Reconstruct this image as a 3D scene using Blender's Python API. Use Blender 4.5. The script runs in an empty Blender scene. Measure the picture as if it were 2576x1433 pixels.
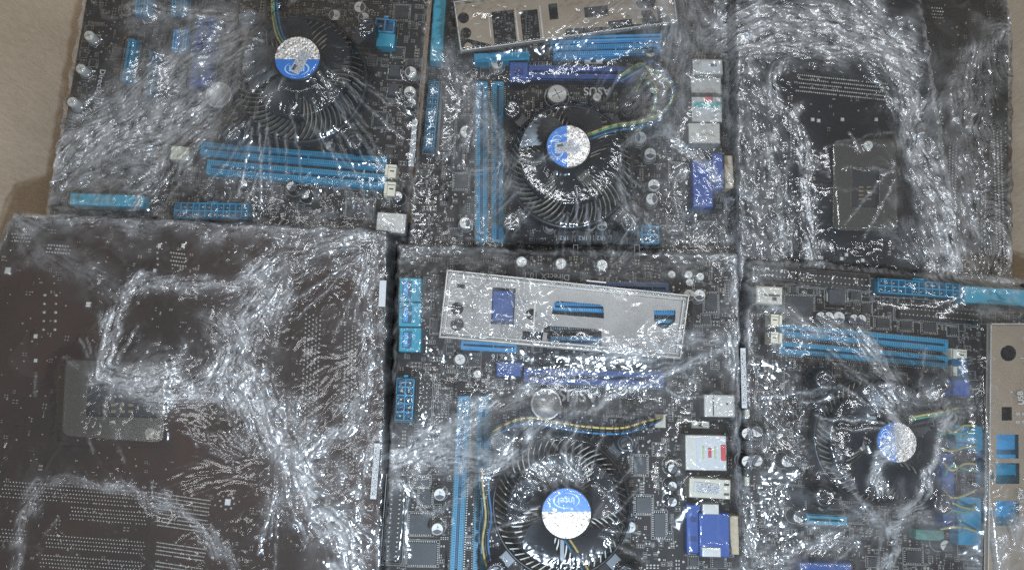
import bpy, bmesh, math, random
import numpy as np
from mathutils import Vector, Matrix
random.seed(7)
RNG = np.random.RandomState(11)
SC = bpy.context.scene
COL = SC.collection
R = math.radians

# ------------------------------------------------------------------ camera, world, lamps, exposure
CAM = Vector((0.0, -0.081, 0.56))
TILT = math.atan(0.081 / 0.56)
HALF_W = 0.3864                       # half of the view's width where the lens axis meets z = 0
DIST = CAM.length
cam = bpy.data.cameras.new('camera')
cam_o = bpy.data.objects.new('camera', cam); COL.objects.link(cam_o)
cam_o.location = CAM; cam_o.rotation_euler = (TILT, 0, 0)
cam.sensor_width = 36; cam.lens = 18 * DIST / HALF_W
cam.clip_start = 0.01; cam.clip_end = 20
SC.camera = cam_o
FW = np.array([0, math.sin(TILT), -math.cos(TILT)]); UP = np.array([0, math.cos(TILT), math.sin(TILT)])
FOC = 1288 * DIST / HALF_W

world = bpy.data.worlds.new('World'); SC.world = world; world.use_nodes = True
bg = world.node_tree.nodes['Background']
bg.inputs[0].default_value = (1.0, 0.955, 0.90, 1); bg.inputs[1].default_value = 0.24

def lamp(name, loc, target, size, sy, power, color, shape='RECTANGLE'):
    l = bpy.data.lights.new(name, 'AREA'); l.shape = shape; l.size = size
    if shape in ('RECTANGLE', 'ELLIPSE'): l.size_y = sy
    l.energy = power; l.color = color
    o = bpy.data.objects.new(name, l); COL.objects.link(o); o.location = loc
    o.rotation_euler = (Vector(target) - Vector(loc)).to_track_quat('-Z', 'Y').to_euler()
    return o
lamp('phone_light', (0.05, -0.33, 0.60), (0.03, -0.05, 0), 0.032, 0.032, 4.0, (0.64, 0.81, 1.0), 'DISK')
lamp('ceiling_tube', (0.10, 0.55, 1.9), (0, 0, 0), 1.1, 0.05, 9.0, (0.92, 0.96, 1.0))
lamp('second_ceiling_tube', (-0.60, -0.15, 1.9), (0, 0, 0), 0.10, 0.9, 2.6, (0.95, 0.97, 1.0))
lamp('third_ceiling_tube', (0.95, -0.15, 1.9), (0, 0, 0), 0.04, 0.5, 3.5, (0.95, 0.97, 1.0))
SC.view_settings.view_transform = 'Standard'; SC.view_settings.look = 'None'
SC.view_settings.exposure = 0.0; SC.view_settings.gamma = 1.0
SC.render.engine = 'CYCLES'; SC.cycles.use_denoising = False
SC.cycles.max_bounces = 8; SC.cycles.transparent_max_bounces = 12; SC.cycles.diffuse_bounces = 3
SC.cycles.glossy_bounces = 2; SC.cycles.sample_clamp_indirect = 2.0; SC.cycles.caustics_reflective = False

# ------------------------------------------------------------------ photo units (2576 x 1433) <-> world
def W(u, v, z):
    d = FW * FOC + np.array([1.0, 0, 0]) * (u - 1288) + UP * (716.5 - v)
    t = (z - CAM.z) / d[2]
    return (CAM.x + d[0] * t, CAM.y + d[1] * t, z)
def WS(u, v, z):
    a = W(u - 5, v, z); b = W(u + 5, v, z); return abs(b[0] - a[0]) / 10
def WSY(u, v, z):
    a = W(u, v - 5, z); b = W(u, v + 5, z); return abs(b[1] - a[1]) / 10
def project(X, Y, Z):
    dx, dy, dz = X - CAM.x, Y - CAM.y, Z - CAM.z
    zz = dy * FW[1] + dz * FW[2]; yy = dy * UP[1] + dz * UP[2]
    return 1288 + FOC * dx / zz, 716.5 - FOC * yy / zz

# ------------------------------------------------------------------ materials
MATS = {}
def nt(name):
    m = bpy.data.materials.new(name); m.use_nodes = True
    t = m.node_tree; return m, t, t.nodes['Principled BSDF'], t.nodes['Material Output']
def mat(name, col, rough=0.5, metal=0.0, var=0.25, scale=400, bump=0.0, coat=0.0):
    m, t, b, out = nt(name); N = t.nodes; L = t.links
    tc = N.new('ShaderNodeTexCoord'); n = N.new('ShaderNodeTexNoise'); n.inputs['Scale'].default_value = scale; n.inputs['Detail'].default_value = 5
    L.new(tc.outputs['Object'], n.inputs['Vector'])
    r = N.new('ShaderNodeValToRGB'); r.color_ramp.elements[0].position = 0.3; r.color_ramp.elements[1].position = 0.7
    r.color_ramp.elements[0].color = [c * (1 - var) for c in col] + [1]; r.color_ramp.elements[1].color = [min(1, c * (1 + var)) for c in col] + [1]
    L.new(n.outputs[0], r.inputs[0]); L.new(r.outputs[0], b.inputs['Base Color'])
    b.inputs['Roughness'].default_value = rough; b.inputs['Metallic'].default_value = metal
    if coat: b.inputs['Coat Weight'].default_value = coat
    if bump:
        bp = N.new('ShaderNodeBump'); bp.inputs['Strength'].default_value = bump; bp.inputs['Distance'].default_value = 0.0005
        L.new(n.outputs[0], bp.inputs['Height']); L.new(bp.outputs[0], b.inputs['Normal'])
    MATS[name] = m; return m

def pcb_mat(name, col, line, amt=0.5):
    """dark solder mask with faint Manhattan traces and tinned vias"""
    m, t, b, out = nt(name); N = t.nodes; L = t.links
    tc = N.new('ShaderNodeTexCoord')
    def math_(op, a, c=None):
        n = N.new('ShaderNodeMath'); n.operation = op
        for i, x in enumerate((a, c)):
            if x is None: continue
            if isinstance(x, (int, float)): n.inputs[i].default_value = x
            else: L.new(x, n.inputs[i])
        return n.outputs[0]
    # trace direction patches
    vo = N.new('ShaderNodeTexVoronoi'); vo.inputs['Scale'].default_value = 55; vo.distance = 'CHEBYCHEV'; L.new(tc.outputs['Object'], vo.inputs['Vector'])
    sep = N.new('ShaderNodeSeparateXYZ'); L.new(tc.outputs['Object'], sep.inputs[0])
    sc = N.new('ShaderNodeSeparateColor'); L.new(vo.outputs['Color'], sc.inputs[0])
    def stripes(coord, f):
        s = math_('FRACT', math_('MULTIPLY', coord, f)); return math_('LESS_THAN', s, 0.42)
    hx = stripes(sep.outputs[0], 900); hy = stripes(sep.outputs[1], 900)
    pick = math_('GREATER_THAN', sc.outputs[0], 0.5)
    mixn = N.new('ShaderNodeMix'); mixn.data_type = 'FLOAT'; L.new(pick, mixn.inputs[0]); L.new(hx, mixn.inputs[2]); L.new(hy, mixn.inputs[3])
    gate = math_('GREATER_THAN', sc.outputs[1], 1 - amt)
    tr = math_('MULTIPLY', mixn.outputs[0], gate)
    # vias
    v2 = N.new('ShaderNodeTexVoronoi'); v2.inputs['Scale'].default_value = 190; L.new(tc.outputs['Object'], v2.inputs['Vector'])
    s2 = N.new('ShaderNodeSeparateColor'); L.new(v2.outputs['Color'], s2.inputs[0])
    via = math_('MULTIPLY', math_('LESS_THAN', v2.outputs['Distance'], 0.13), math_('GREATER_THAN', s2.outputs[0], 0.55))
    n = N.new('ShaderNodeTexNoise'); n.inputs['Scale'].default_value = 9; n.inputs['Detail'].default_value = 7; L.new(tc.outputs['Object'], n.inputs['Vector'])
    r = N.new('ShaderNodeValToRGB'); r.color_ramp.elements[0].color = [col[0] * .62, col[1] * .66, col[2] * .7, 1]; r.color_ramp.elements[1].color = [col[0] * 1.5, col[1] * 1.25, col[2] * 1.2, 1]; r.color_ramp.elements[0].position = .35; r.color_ramp.elements[1].position = .65
    L.new(n.outputs[0], r.inputs[0])
    m1 = N.new('ShaderNodeMix'); m1.data_type = 'RGBA'; L.new(tr, m1.inputs[0]); L.new(r.outputs[0], m1.inputs[6]); m1.inputs[7].default_value = (*line, 1)
    m2 = N.new('ShaderNodeMix'); m2.data_type = 'RGBA'; L.new(via, m2.inputs[0]); L.new(m1.outputs[2], m2.inputs[6]); m2.inputs[7].default_value = (0.30, 0.27, 0.22, 1)
    L.new(m2.outputs[2], b.inputs['Base Color'])
    bp = N.new('ShaderNodeBump'); bp.inputs['Strength'].default_value = 0.4; bp.inputs['Distance'].default_value = 0.0002; L.new(tr, bp.inputs['Height']); L.new(bp.outputs[0], b.inputs['Normal'])
    b.inputs['Roughness'].default_value = 0.55; b.inputs['Specular IOR Level'].default_value = 0.2
    MATS[name] = m; return m

pcb_mat('pcb_dark', (0.020, 0.016, 0.014), (0.040, 0.034, 0.029), 0.5)
pcb_mat('pcb_brown_back', (0.036, 0.0205, 0.0135), (0.046, 0.027, 0.018), 0.3)
pcb_mat('pcb_black_back', (0.0065, 0.0070, 0.0090), (0.012, 0.013, 0.016), 0.3)
pcb_mat('pcb_olive_back', (0.020, 0.017, 0.013), (0.030, 0.026, 0.020), 0.3)
mat('teal_plastic', (0.016, 0.25, 0.41), 0.4, var=0.12)
mat('sata_plastic', (0.02, 0.30, 0.42), 0.35, var=0.10)
mat('sky_plastic', (0.05, 0.33, 0.62), 0.4, var=0.10)
mat('teal_dark', (0.010, 0.085, 0.17), 0.5, var=0.1)
mat('navy_plastic', (0.009, 0.060, 0.24), 0.4, var=0.15)
mat('navy_dark', (0.010, 0.022, 0.13), 0.5)
mat('vga_blue', (0.006, 0.060, 0.29), 0.45, var=0.1)
mat('cream_plastic', (0.62, 0.58, 0.46), 0.5, var=0.08)
mat('tan_plastic', (0.52, 0.42, 0.28), 0.5, var=0.1)
mat('black_plastic', (0.012, 0.012, 0.014), 0.35)
mat('black_rubber', (0.018, 0.018, 0.018), 0.7)
mat('fan_black', (0.007, 0.009, 0.013), 0.35, var=0.2)
mat('chip_black', (0.020, 0.020, 0.022), 0.4)
mat('choke_grey', (0.050, 0.052, 0.058), 0.55)
mat('cap_top', (0.62, 0.60, 0.55), 0.45, 0.25, var=0.12, scale=900)
mat('cap_mark', (0.05, 0.05, 0.06), 0.4)
mat('solder', (0.38, 0.355, 0.31), 0.42, 0.5, var=0.3)
mat('silk_white', (0.27, 0.26, 0.24), 0.6, var=0.25, scale=1500)
mat('silk_text', (0.66, 0.66, 0.64), 0.6, var=0.12, scale=1500)
mat('gold_pin', (0.50, 0.44, 0.33), 0.35, 0.6, var=0.2)
mat('smd_tan', (0.24, 0.18, 0.11), 0.5)
mat('steel', (0.30, 0.295, 0.285), 0.30, 0.7, var=0.15, scale=45, bump=0.08)
mat('tan_reflection_steel', (0.33, 0.265, 0.195), 0.4, 0.5, var=0.1, scale=50, bump=0.1)  # steel with the cardboard's reflected tan put into the base colour
mat('steel_rim', (0.50, 0.48, 0.44), 0.40, 0.6, var=0.15, scale=90)
mat('port_metal', (0.50, 0.49, 0.45), 0.42, 0.45, var=0.12, scale=120)
mat('fin_alu', (0.27, 0.25, 0.21), 0.42, 0.4, var=0.2, scale=300)
mat('battery_steel', (0.74, 0.73, 0.70), 0.38, 0.6, var=0.1)
mat('label_blue', (0.006, 0.17, 0.58), 0.35, var=0.06)
mat('label_print', (0.55, 0.72, 0.85), 0.5, var=0.1)
mat('sticker_paper', (0.60, 0.60, 0.60), 0.6, var=0.08)
mat('sticker_teal', (0.03, 0.36, 0.33), 0.5, var=0.08)
mat('red_plastic', (0.55, 0.05, 0.05), 0.4)
mat('lime_print', (0.45, 0.55, 0.20), 0.5)
mat('wire_yellow', (0.50, 0.42, 0.14), 0.45, var=0.1)
mat('wire_green', (0.10, 0.30, 0.22), 0.45, var=0.1)
mat('wire_blue', (0.04, 0.16, 0.32), 0.45, var=0.1)
mat('wire_black', (0.02, 0.02, 0.022), 0.45)
mat('olive_plastic', (0.30, 0.32, 0.20), 0.5)
mat('ps2_green', (0.10, 0.25, 0.20), 0.5)

def foil():
    m, t, b, out = nt('crinkled_foil'); N = t.nodes; L = t.links
    tc = N.new('ShaderNodeTexCoord')
    v = N.new('ShaderNodeTexVoronoi'); v.inputs['Scale'].default_value = 420; v.distance = 'MANHATTAN'; L.new(tc.outputs['Object'], v.inputs['Vector'])
    n = N.new('ShaderNodeTexNoise'); n.inputs['Scale'].default_value = 520; n.inputs['Detail'].default_value = 3; n.inputs['Distortion'].default_value = 1.5; L.new(tc.outputs['Object'], n.inputs['Vector'])
    r = N.new('ShaderNodeValToRGB'); e = r.color_ramp.elements
    e[0].position = 0.40; e[0].color = (0.30, 0.20, 0.13, 1); e[1].position = 0.52; e[1].color = (0.88, 0.85, 0.80, 1)
    L.new(n.outputs[0], r.inputs[0]); L.new(r.outputs[0], b.inputs['Base Color'])
    b.inputs['Metallic'].default_value = 0.35; b.inputs['Roughness'].default_value = 0.35
    bp = N.new('ShaderNodeBump'); bp.inputs['Strength'].default_value = 0.5; bp.inputs['Distance'].default_value = 0.0006
    L.new(v.outputs['Distance'], bp.inputs['Height']); L.new(bp.outputs[0], b.inputs['Normal'])
    MATS['foil'] = m
foil()

def barcode():
    m, t, b, out = nt('barcode_print'); N = t.nodes; L = t.links
    tc = N.new('ShaderNodeTexCoord'); mp = N.new('ShaderNodeMapping'); mp.inputs['Scale'].default_value = (900, 2600, 1); L.new(tc.outputs['Object'], mp.inputs[0])
    n = N.new('ShaderNodeTexNoise'); n.noise_dimensions = '2D'; n.inputs['Scale'].default_value = 1; n.inputs['Detail'].default_value = 1; L.new(mp.outputs[0], n.inputs[0])
    r = N.new('ShaderNodeValToRGB'); r.color_ramp.interpolation = 'CONSTANT'; e = r.color_ramp.elements
    e[0].color = (0.10, 0.10, 0.10, 1); e[1].position = 0.47; e[1].color = (0.66, 0.66, 0.65, 1)
    L.new(n.outputs[0], r.inputs[0]); L.new(r.outputs[0], b.inputs['Base Color']); b.inputs['Roughness'].default_value = 0.5
    MATS['barcode'] = m
barcode()

def cardboard():
    m, t, b, out = nt('cardboard'); N = t.nodes; L = t.links
    tc = N.new('ShaderNodeTexCoord')
    n = N.new('ShaderNodeTexNoise'); n.inputs['Scale'].default_value = 9; n.inputs['Detail'].default_value = 8; L.new(tc.outputs['Object'], n.inputs['Vector'])
    n2 = N.new('ShaderNodeTexNoise'); n2.inputs['Scale'].default_value = 1; n2.inputs['Detail'].default_value = 4
    mp = N.new('ShaderNodeMapping'); mp.inputs['Scale'].default_value = (420, 420, 90); L.new(tc.outputs['Object'], mp.inputs[0]); L.new(mp.outputs[0], n2.inputs['Vector'])
    ad = N.new('ShaderNodeMath'); ad.operation = 'MULTIPLY_ADD'; ad.inputs[1].default_value = 0.5; L.new(n2.outputs[0], ad.inputs[0]); L.new(n.outputs[0], ad.inputs[2])
    r = N.new('ShaderNodeValToRGB'); e = r.color_ramp.elements; e[0].position = 0.45; e[0].color = (0.46, 0.355, 0.25, 1); e[1].position = 0.95; e[1].color = (0.66, 0.54, 0.405, 1)
    L.new(ad.outputs[0], r.inputs[0]); L.new(r.outputs[0], b.inputs['Base Color']); b.inputs['Roughness'].default_value = 0.85
    bp = N.new('ShaderNodeBump'); bp.inputs['Strength'].default_value = 0.5; bp.inputs['Distance'].default_value = 0.002; L.new(ad.outputs[0], bp.inputs['Height']); L.new(bp.outputs[0], b.inputs['Normal'])
    MATS['cardboard'] = m
cardboard()

def clear_plastic():
    m, t, b, out = nt('smoky_clear_plastic'); N = t.nodes; L = t.links; N.remove(b)
    tr = N.new('ShaderNodeBsdfTransparent'); tr.inputs[0].default_value = (0.80, 0.78, 0.72, 1)
    df = N.new('ShaderNodeBsdfDiffuse'); df.inputs[0].default_value = (0.20, 0.185, 0.155, 1)
    gl = N.new('ShaderNodeBsdfGlossy'); gl.inputs['Roughness'].default_value = 0.2
    a = N.new('ShaderNodeMixShader'); a.inputs[0].default_value = 0.17; L.new(tr.outputs[0], a.inputs[1]); L.new(df.outputs[0], a.inputs[2])
    c = N.new('ShaderNodeMixShader'); c.inputs[0].default_value = 0.07; L.new(a.outputs[0], c.inputs[1]); L.new(gl.outputs[0], c.inputs[2]); L.new(c.outputs[0], out.inputs[0])
    MATS['clear_cover'] = m
clear_plastic()

def film_mat():
    m, t, b, out = nt('stretch_film'); N = t.nodes; L = t.links; N.remove(b)
    at = N.new('ShaderNodeAttribute'); at.attribute_name = 'bunch_glint'          # film layers lying here, plus painted whitening in place of crease glints
    tc = N.new('ShaderNodeTexCoord')
    tr = N.new('ShaderNodeBsdfTransparent'); tr.inputs[0].default_value = (0.96, 0.965, 0.97, 1)
    df = N.new('ShaderNodeBsdfDiffuse'); df.inputs[0].default_value = (0.80, 0.81, 0.82, 1)
    tl = N.new('ShaderNodeBsdfTranslucent'); tl.inputs[0].default_value = (0.80, 0.81, 0.82, 1)
    hz = N.new('ShaderNodeMixShader'); hz.inputs[0].default_value = 0.35; L.new(df.outputs[0], hz.inputs[1]); L.new(tl.outputs[0], hz.inputs[2])
    n = N.new('ShaderNodeTexNoise'); n.inputs['Scale'].default_value = 520; n.inputs['Detail'].default_value = 4; n.inputs['Distortion'].default_value = 0.8
    L.new(tc.outputs['Object'], n.inputs['Vector'])
    bp = N.new('ShaderNodeBump'); bp.inputs['Distance'].default_value = 0.0006; L.new(n.outputs[0], bp.inputs['Height'])
    bs = N.new('ShaderNodeMath'); bs.operation = 'MULTIPLY_ADD'; bs.inputs[1].default_value = 0.30; bs.inputs[2].default_value = 0.01
    L.new(at.outputs['Fac'], bs.inputs[0]); L.new(bs.outputs[0], bp.inputs['Strength'])
    gl = N.new('ShaderNodeBsdfGlossy'); ro = N.new('ShaderNodeMath'); ro.operation = 'MULTIPLY_ADD'; ro.inputs[1].default_value = 0.16; ro.inputs[2].default_value = 0.12; L.new(at.outputs['Fac'], ro.inputs[0]); L.new(ro.outputs[0], gl.inputs['Roughness']); gl.inputs[0].default_value = (1, 1, 1, 1)
    L.new(bp.outputs[0], gl.inputs['Normal'])
    f1 = N.new('ShaderNodeMath'); f1.operation = 'MULTIPLY_ADD'; f1.inputs[1].default_value = 0.66; f1.inputs[2].default_value = 0.042; L.new(at.outputs['Fac'], f1.inputs[0])
    a = N.new('ShaderNodeMixShader'); L.new(f1.outputs[0], a.inputs[0]); L.new(tr.outputs[0], a.inputs[1]); L.new(hz.outputs[0], a.inputs[2])
    f2 = N.new('ShaderNodeMath'); f2.operation = 'MULTIPLY_ADD'; f2.inputs[1].default_value = 0.17; f2.inputs[2].default_value = 0.018; L.new(at.outputs['Fac'], f2.inputs[0])
    fr = N.new('ShaderNodeFresnel'); fr.inputs[0].default_value = 1.35
    f3 = N.new('ShaderNodeMath'); f3.operation = 'ADD'; L.new(f2.outputs[0], f3.inputs[0]); L.new(fr.outputs[0], f3.inputs[1])
    c = N.new('ShaderNodeMixShader'); L.new(f3.outputs[0], c.inputs[0]); L.new(a.outputs[0], c.inputs[1]); L.new(gl.outputs[0], c.inputs[2]); L.new(c.outputs[0], out.inputs[0])
    MATS['film'] = m
film_mat()

# ------------------------------------------------------------------ mesh builder
class MB:
    def __init__(s): s.v = []; s.f = []; s.m = []; s.mats = []; s.smooth = []
    def mi(s, m):
        if m not in s.mats: s.mats.append(m)
        return s.mats.index(m)
    def add(s, vs, fs, m, smooth=False):
        o = len(s.v); s.v += [tuple(x) for x in vs]; k = s.mi(m)
        for f in fs: s.f.append([i + o for i in f]); s.m.append(k); s.smooth.append(smooth)
        return s
    def box(s, cx, cy, z0, z1, w, h, rot=0.0, m='black_plastic', taper=0.0, bottom=False):
        c, sn = math.cos(rot), math.sin(rot); vs = []
        for z, k in ((z0, 0.0), (z1, taper)):
            for sx, sy in ((-1, -1), (1, -1), (1, 1), (-1, 1)):
                x = sx * (w / 2 - k); y = sy * (h / 2 - k); vs.append((cx + x * c - y * sn, cy + x * sn + y * c, z))
        fs = [(4, 5, 6, 7), (0, 1, 5, 4), (1, 2, 6, 5), (2, 3, 7, 6), (3, 0, 4, 7)]
        if bottom: fs.append((3, 2, 1, 0))
        return s.add(vs, fs, m)
    def prof(s, cx, cy, prof, m, n=20, smooth=True, ms=None):
        """lathe: prof is [(radius, z), ...] from the outside in"""
        vs = []; fs = []
        for r, z in prof:
            for i in range(n):
                a = 2 * math.pi * i / n; vs.append((cx + r * math.cos(a), cy + r * math.sin(a), z))
        o = len(s.v); s.v += vs
        for j in range(len(prof) - 1):
            k = s.mi(ms[j] if ms else m)
            for i in range(n):
                s.f.append([o + j * n + i, o + j * n + (i + 1) % n, o + (j + 1) * n + (i + 1) % n, o + (j + 1) * n + i]); s.m.append(k); s.smooth.append(smooth)
        if prof[-1][0] > 0:
            s.f.append([o + (len(prof) - 1) * n + i for i in range(n)]); s.m.append(s.mi(ms[-1] if ms else m)); s.smooth.append(False)
        return s
    def arc(s, cx, cy, r0, r1, z, a0, a1, m, n=16, zc=None):
        vs = []; 
        for i in range(n + 1):
            a = a0 + (a1 - a0) * i / n
            vs.append((cx + r0 * math.cos(a), cy + r0 * math.sin(a), z if zc is None else zc)); vs.append((cx + r1 * math.cos(a), cy + r1 * math.sin(a), z))
        return s.add(vs, [(2 * i, 2 * i + 1, 2 * i + 3, 2 * i + 2) for i in range(n)], m)
    def tube(s, pts, r, m, n=7):
        pts = [Vector(p) for p in pts]; vs = []; fs = []
        for i, p in enumerate(pts):
            t = (pts[min(i + 1, len(pts) - 1)] - pts[max(i - 1, 0)]).normalized()
            a = t.cross(Vector((0, 0, 1)));
            if a.length < 1e-4: a = t.cross(Vector((0, 1, 0)))
            a.normalize(); b = t.cross(a)
            rr = r[i] if isinstance(r, (list, tuple)) else r
            for k in range(n):
                q = 2 * math.pi * k / n; vs.append(p + a * rr * math.cos(q) + b * rr * math.sin(q))
        for i in range(len(pts) - 1):
            for k in range(n): fs.append((i * n + k, i * n + (k + 1) % n, (i + 1) * n + (k + 1) % n, (i + 1) * n + k))
        return s.add(vs, fs, m, True)
    def mesh(s, name):
        me = bpy.data.meshes.new(name); me.from_pydata(s.v, [], s.f)
        for x in s.mats: me.materials.append(MATS[x])
        me.polygons.foreach_set('material_index', s.m); me.polygons.foreach_set('use_smooth', s.smooth)
        me.update(); return me

def child(name, mesh, parent, loc=(0, 0, 0), rot=0.0, scale=(1, 1, 1), label=None, kind=None):
    """mesh data are in world coordinates relative to LOC; LOC itself is a world position"""
    o = bpy.data.objects.new(name, mesh); COL.objects.link(o)
    if parent is not None:
        o.parent = parent; base = wl(parent); o.location = Vector(loc) - base
    else: o.location = loc
    o.rotation_euler = (0, 0, rot); o.scale = scale
    if label: o['label'] = label
    if kind: o['kind'] = kind
    return o
def wl(o):
    p = Vector(o.location)
    while o.parent is not None: o = o.parent; p += Vector(o.location)
    return p
def build(name, mb, parent, label=None, kind=None, at=None):
    """mb holds absolute world coordinates; the origin is moved to AT (default: its own centre)"""
    if at is None:
        xs = np.array(mb.v); c = (xs.min(0) + xs.max(0)) / 2; at = (c[0], c[1], xs[:, 2].min())
    mb.v = [(x - at[0], y - at[1], z - at[2]) for x, y, z in mb.v]
    return child(name, mb.mesh(name), parent, at, label=label, kind=kind)
def thing(name, loc, label, cat, group=None, kind=None):
    o = bpy.data.objects.new(name, None); COL.objects.link(o); o.location = loc; o.empty_display_size = 0.02
    o['label'] = label; o['category'] = cat
    if group: o['group'] = group
    if kind: o['kind'] = kind
    return o
CACHE = {}
def text_mesh(body, size, m, bold=False):
    key = (body, m)
    if key not in CACHE:
        cu = bpy.data.curves.new('t', 'FONT'); cu.body = body; cu.size = 1; cu.align_x = 'CENTER'; cu.align_y = 'CENTER'; cu.extrude = 0.01
        cu.offset = 0.02 if bold else 0.0; cu.resolution_u = 3
        o = bpy.data.objects.new('t', cu); COL.objects.link(o); bpy.context.view_layer.update()
        me = bpy.data.meshes.new_from_object(o.evaluated_get(bpy.context.evaluated_depsgraph_get())); bpy.data.objects.remove(o)
        me.materials.clear(); me.materials.append(MATS[m]); me.name = 'printed_text'; CACHE[key] = me
    return CACHE[key]

# ------------------------------------------------------------------ world grid for the film
GS = 0.0008
GX0, GX1, GY0, GY1 = -0.43, 0.43, -0.27, 0.29
NX = int((GX1 - GX0) / GS) + 1; NY = int((GY1 - GY0) / GS) + 1
gx = GX0 + np.arange(NX) * GS; gy = GY0 + np.arange(NY) * GS
XX, YY = np.meshgrid(gx, gy)

class Board:
    def __init__(s, key, z, poly, angle, label, pcb, film_label=None):
        s.key = key; s.z = z; s.ang = -R(angle); s.occ = []; s.stamps = []
        s.wp = [W(u, v, z)[:2] for u, v in poly]
        c = np.mean(np.array(s.wp), 0)
        s.root = thing('motherboard', (c[0], c[1], z - 0.0016), label, 'motherboard', 'motherboards packed in clear stretch film')
        mb = MB(); n = len(s.wp)
        # rounded slab outline
        top = [(x, y, z) for x, y in s.wp]; bot = [(x, y, z - 0.0016) for x, y in s.wp]
        area = sum(top[i][0] * top[(i + 1) % n][1] - top[(i + 1) % n][0] * top[i][1] for i in range(n))
        if area < 0: top.reverse(); bot.reverse(); s.wp.reverse()
        mb.add(top + bot, [list(range(n)), list(range(2 * n - 1, n - 1, -1))] + [(i, i + n, (i + 1) % n + n, (i + 1) % n) for i in range(n)], pcb)
        build('circuit_board', mb, s.root)
        s.silk = MB(); s.smd = MB(); s.pins = MB(); s.film_amp = 1.0
    # place: photo position of the TOP of a component h metres high
    def P(s, u, v, h): return W(u, v, s.z + h)
    def stamp(s, x, y, w, hh, rot, top, circ=False): s.stamps.append((x, y, w, hh, rot, top, circ)); s.occ.append((x, y, max(w, hh) / 2 if circ else 0, w, hh, rot))
    def free(s, x, y, r):
        for ox, oy, rad, w, h, rot in s.occ:
            dx, dy = x - ox, y - oy
            if rad:
                if dx * dx + dy * dy < (rad + r) ** 2: return False
            else:
                c, sn = math.cos(-rot), math.sin(-rot); a = dx * c - dy * sn; b = dx * sn + dy * c
                if abs(a) < w / 2 + r and abs(b) < h / 2 + r: return False
        return True
    def inside(s, x, y, m=0.0):
        n = len(s.wp)
        for i in range(n):
            ax, ay = s.wp[i]; bx, by = s.wp[(i + 1) % n]; l = math.hypot(bx - ax, by - ay)
            if ((bx - ax) * (y - ay) - (by - ay) * (x - ax)) / l < m: return False
        return True
    def rect(s, u, v, w, h, hz, rot=None):
        """world centre, width, height and angle of a rectangle seen at (u, v) hz above the board"""
        x, y, _ = s.P(u, v, hz); k = WS(u, v, s.z + hz); ky = WSY(u, v, s.z + hz)
        a = s.ang if rot is None else -R(rot)
        return x, y, w * k, h * (k + ky) / 2, a
    # ---- generic pieces
    def outline(s, x, y, w, h, rot, t=0.0005, z=0.00006):
        c, sn = math.cos(rot), math.sin(rot)
        for ox, oy, ww, hh in ((0, h / 2, w + t, t), (0, -h / 2, w + t, t), (w / 2, 0, t, h - t), (-w / 2, 0, t, h - t)):
            s.silk.box(x + ox * c - oy * sn, y + ox * sn + oy * c, s.z + 0.00002, s.z + z, ww, hh, rot, 'silk_white')
    def cap(s, u, v, r=15, hz=0.0085, style='half', rot=None):
        hz_ = hz; x, y, _ = s.P(u, v, hz_); k = WS(u, v, s.z + hz_); rr = r * k
        key = 'cap' + style
        if key not in CACHE:
            mb = MB()
            if style == 'half':
                mb.prof(0, 0, [(1, 0), (1, 0.08), (0.94, 0.12), (0.94, 0.18), (1, 0.22), (1, 0.95), (0.93, 1.0)], 'cap_top', 18, ms=['cap_top'] * 6 + ['cap_top'])
                mb.arc(0, 0, 0.02, 0.86, 1.012, R(200), R(340), 'cap_mark', 8)
                mb.box(0, 0.35, 1.0, 1.014, 0.08, 0.5, 0, 'choke_grey'); mb.box(0.2, 0.3, 1.0, 1.014, 0.08, 0.3, 0.8, 'choke_grey')
            elif style == 'white':
                mb.prof(0, 0, [(1, 0), (1, 0.9), (0.9, 1.0)], 'cap_top', 18); mb.box(0, 0, 1.0, 1.02, 0.07, 1.2, 0.5, 'choke_grey')
                mb.box(0, 0, 1.0, 1.018, 0.07, 1.2, -1.07, 'choke_grey')
            else:  # black sleeved
                mb.prof(0, 0, [(1, 0), (1, 0.93), (0.9, 1.0), (0.80, 1.0), (0.78, 0.97)], 'black_plastic', 18, ms=['black_plastic'] * 3 + ['black_plastic', 'cap_top'])
                mb.arc(0, 0, 0.02, 0.76, 0.985, R(150), R(330), 'cap_mark', 8); mb.box(0.1, 0.25, 0.97, 0.99, 0.07, 0.8, 0.3, 'choke_grey')
            CACHE[key] = mb.mesh('capacitor')
        child('capacitor', CACHE[key], s.root, (x, y, s.z), (rot if rot is not None else random.choice((0, 1.57, 3.14, -1.57)) + s.ang), (rr, rr, hz))
        s.stamp(x, y, 2 * rr, 2 * rr, 0, s.z + hz, True)
        # silkscreen ring
        n = 20; vs = []
        for i in range(n):
            a = 2 * math.pi * i / n
            for q in (1.18, 1.30): vs.append((x + rr * q * math.cos(a), y + rr * q * math.sin(a), s.z + 0.00005))
        s.silk.add(vs, [(2 * i, 2 * i + 1, (2 * i + 3) % (2 * n), (2 * i + 2) % (2 * n)) for i in range(n)], 'silk_white')
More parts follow.
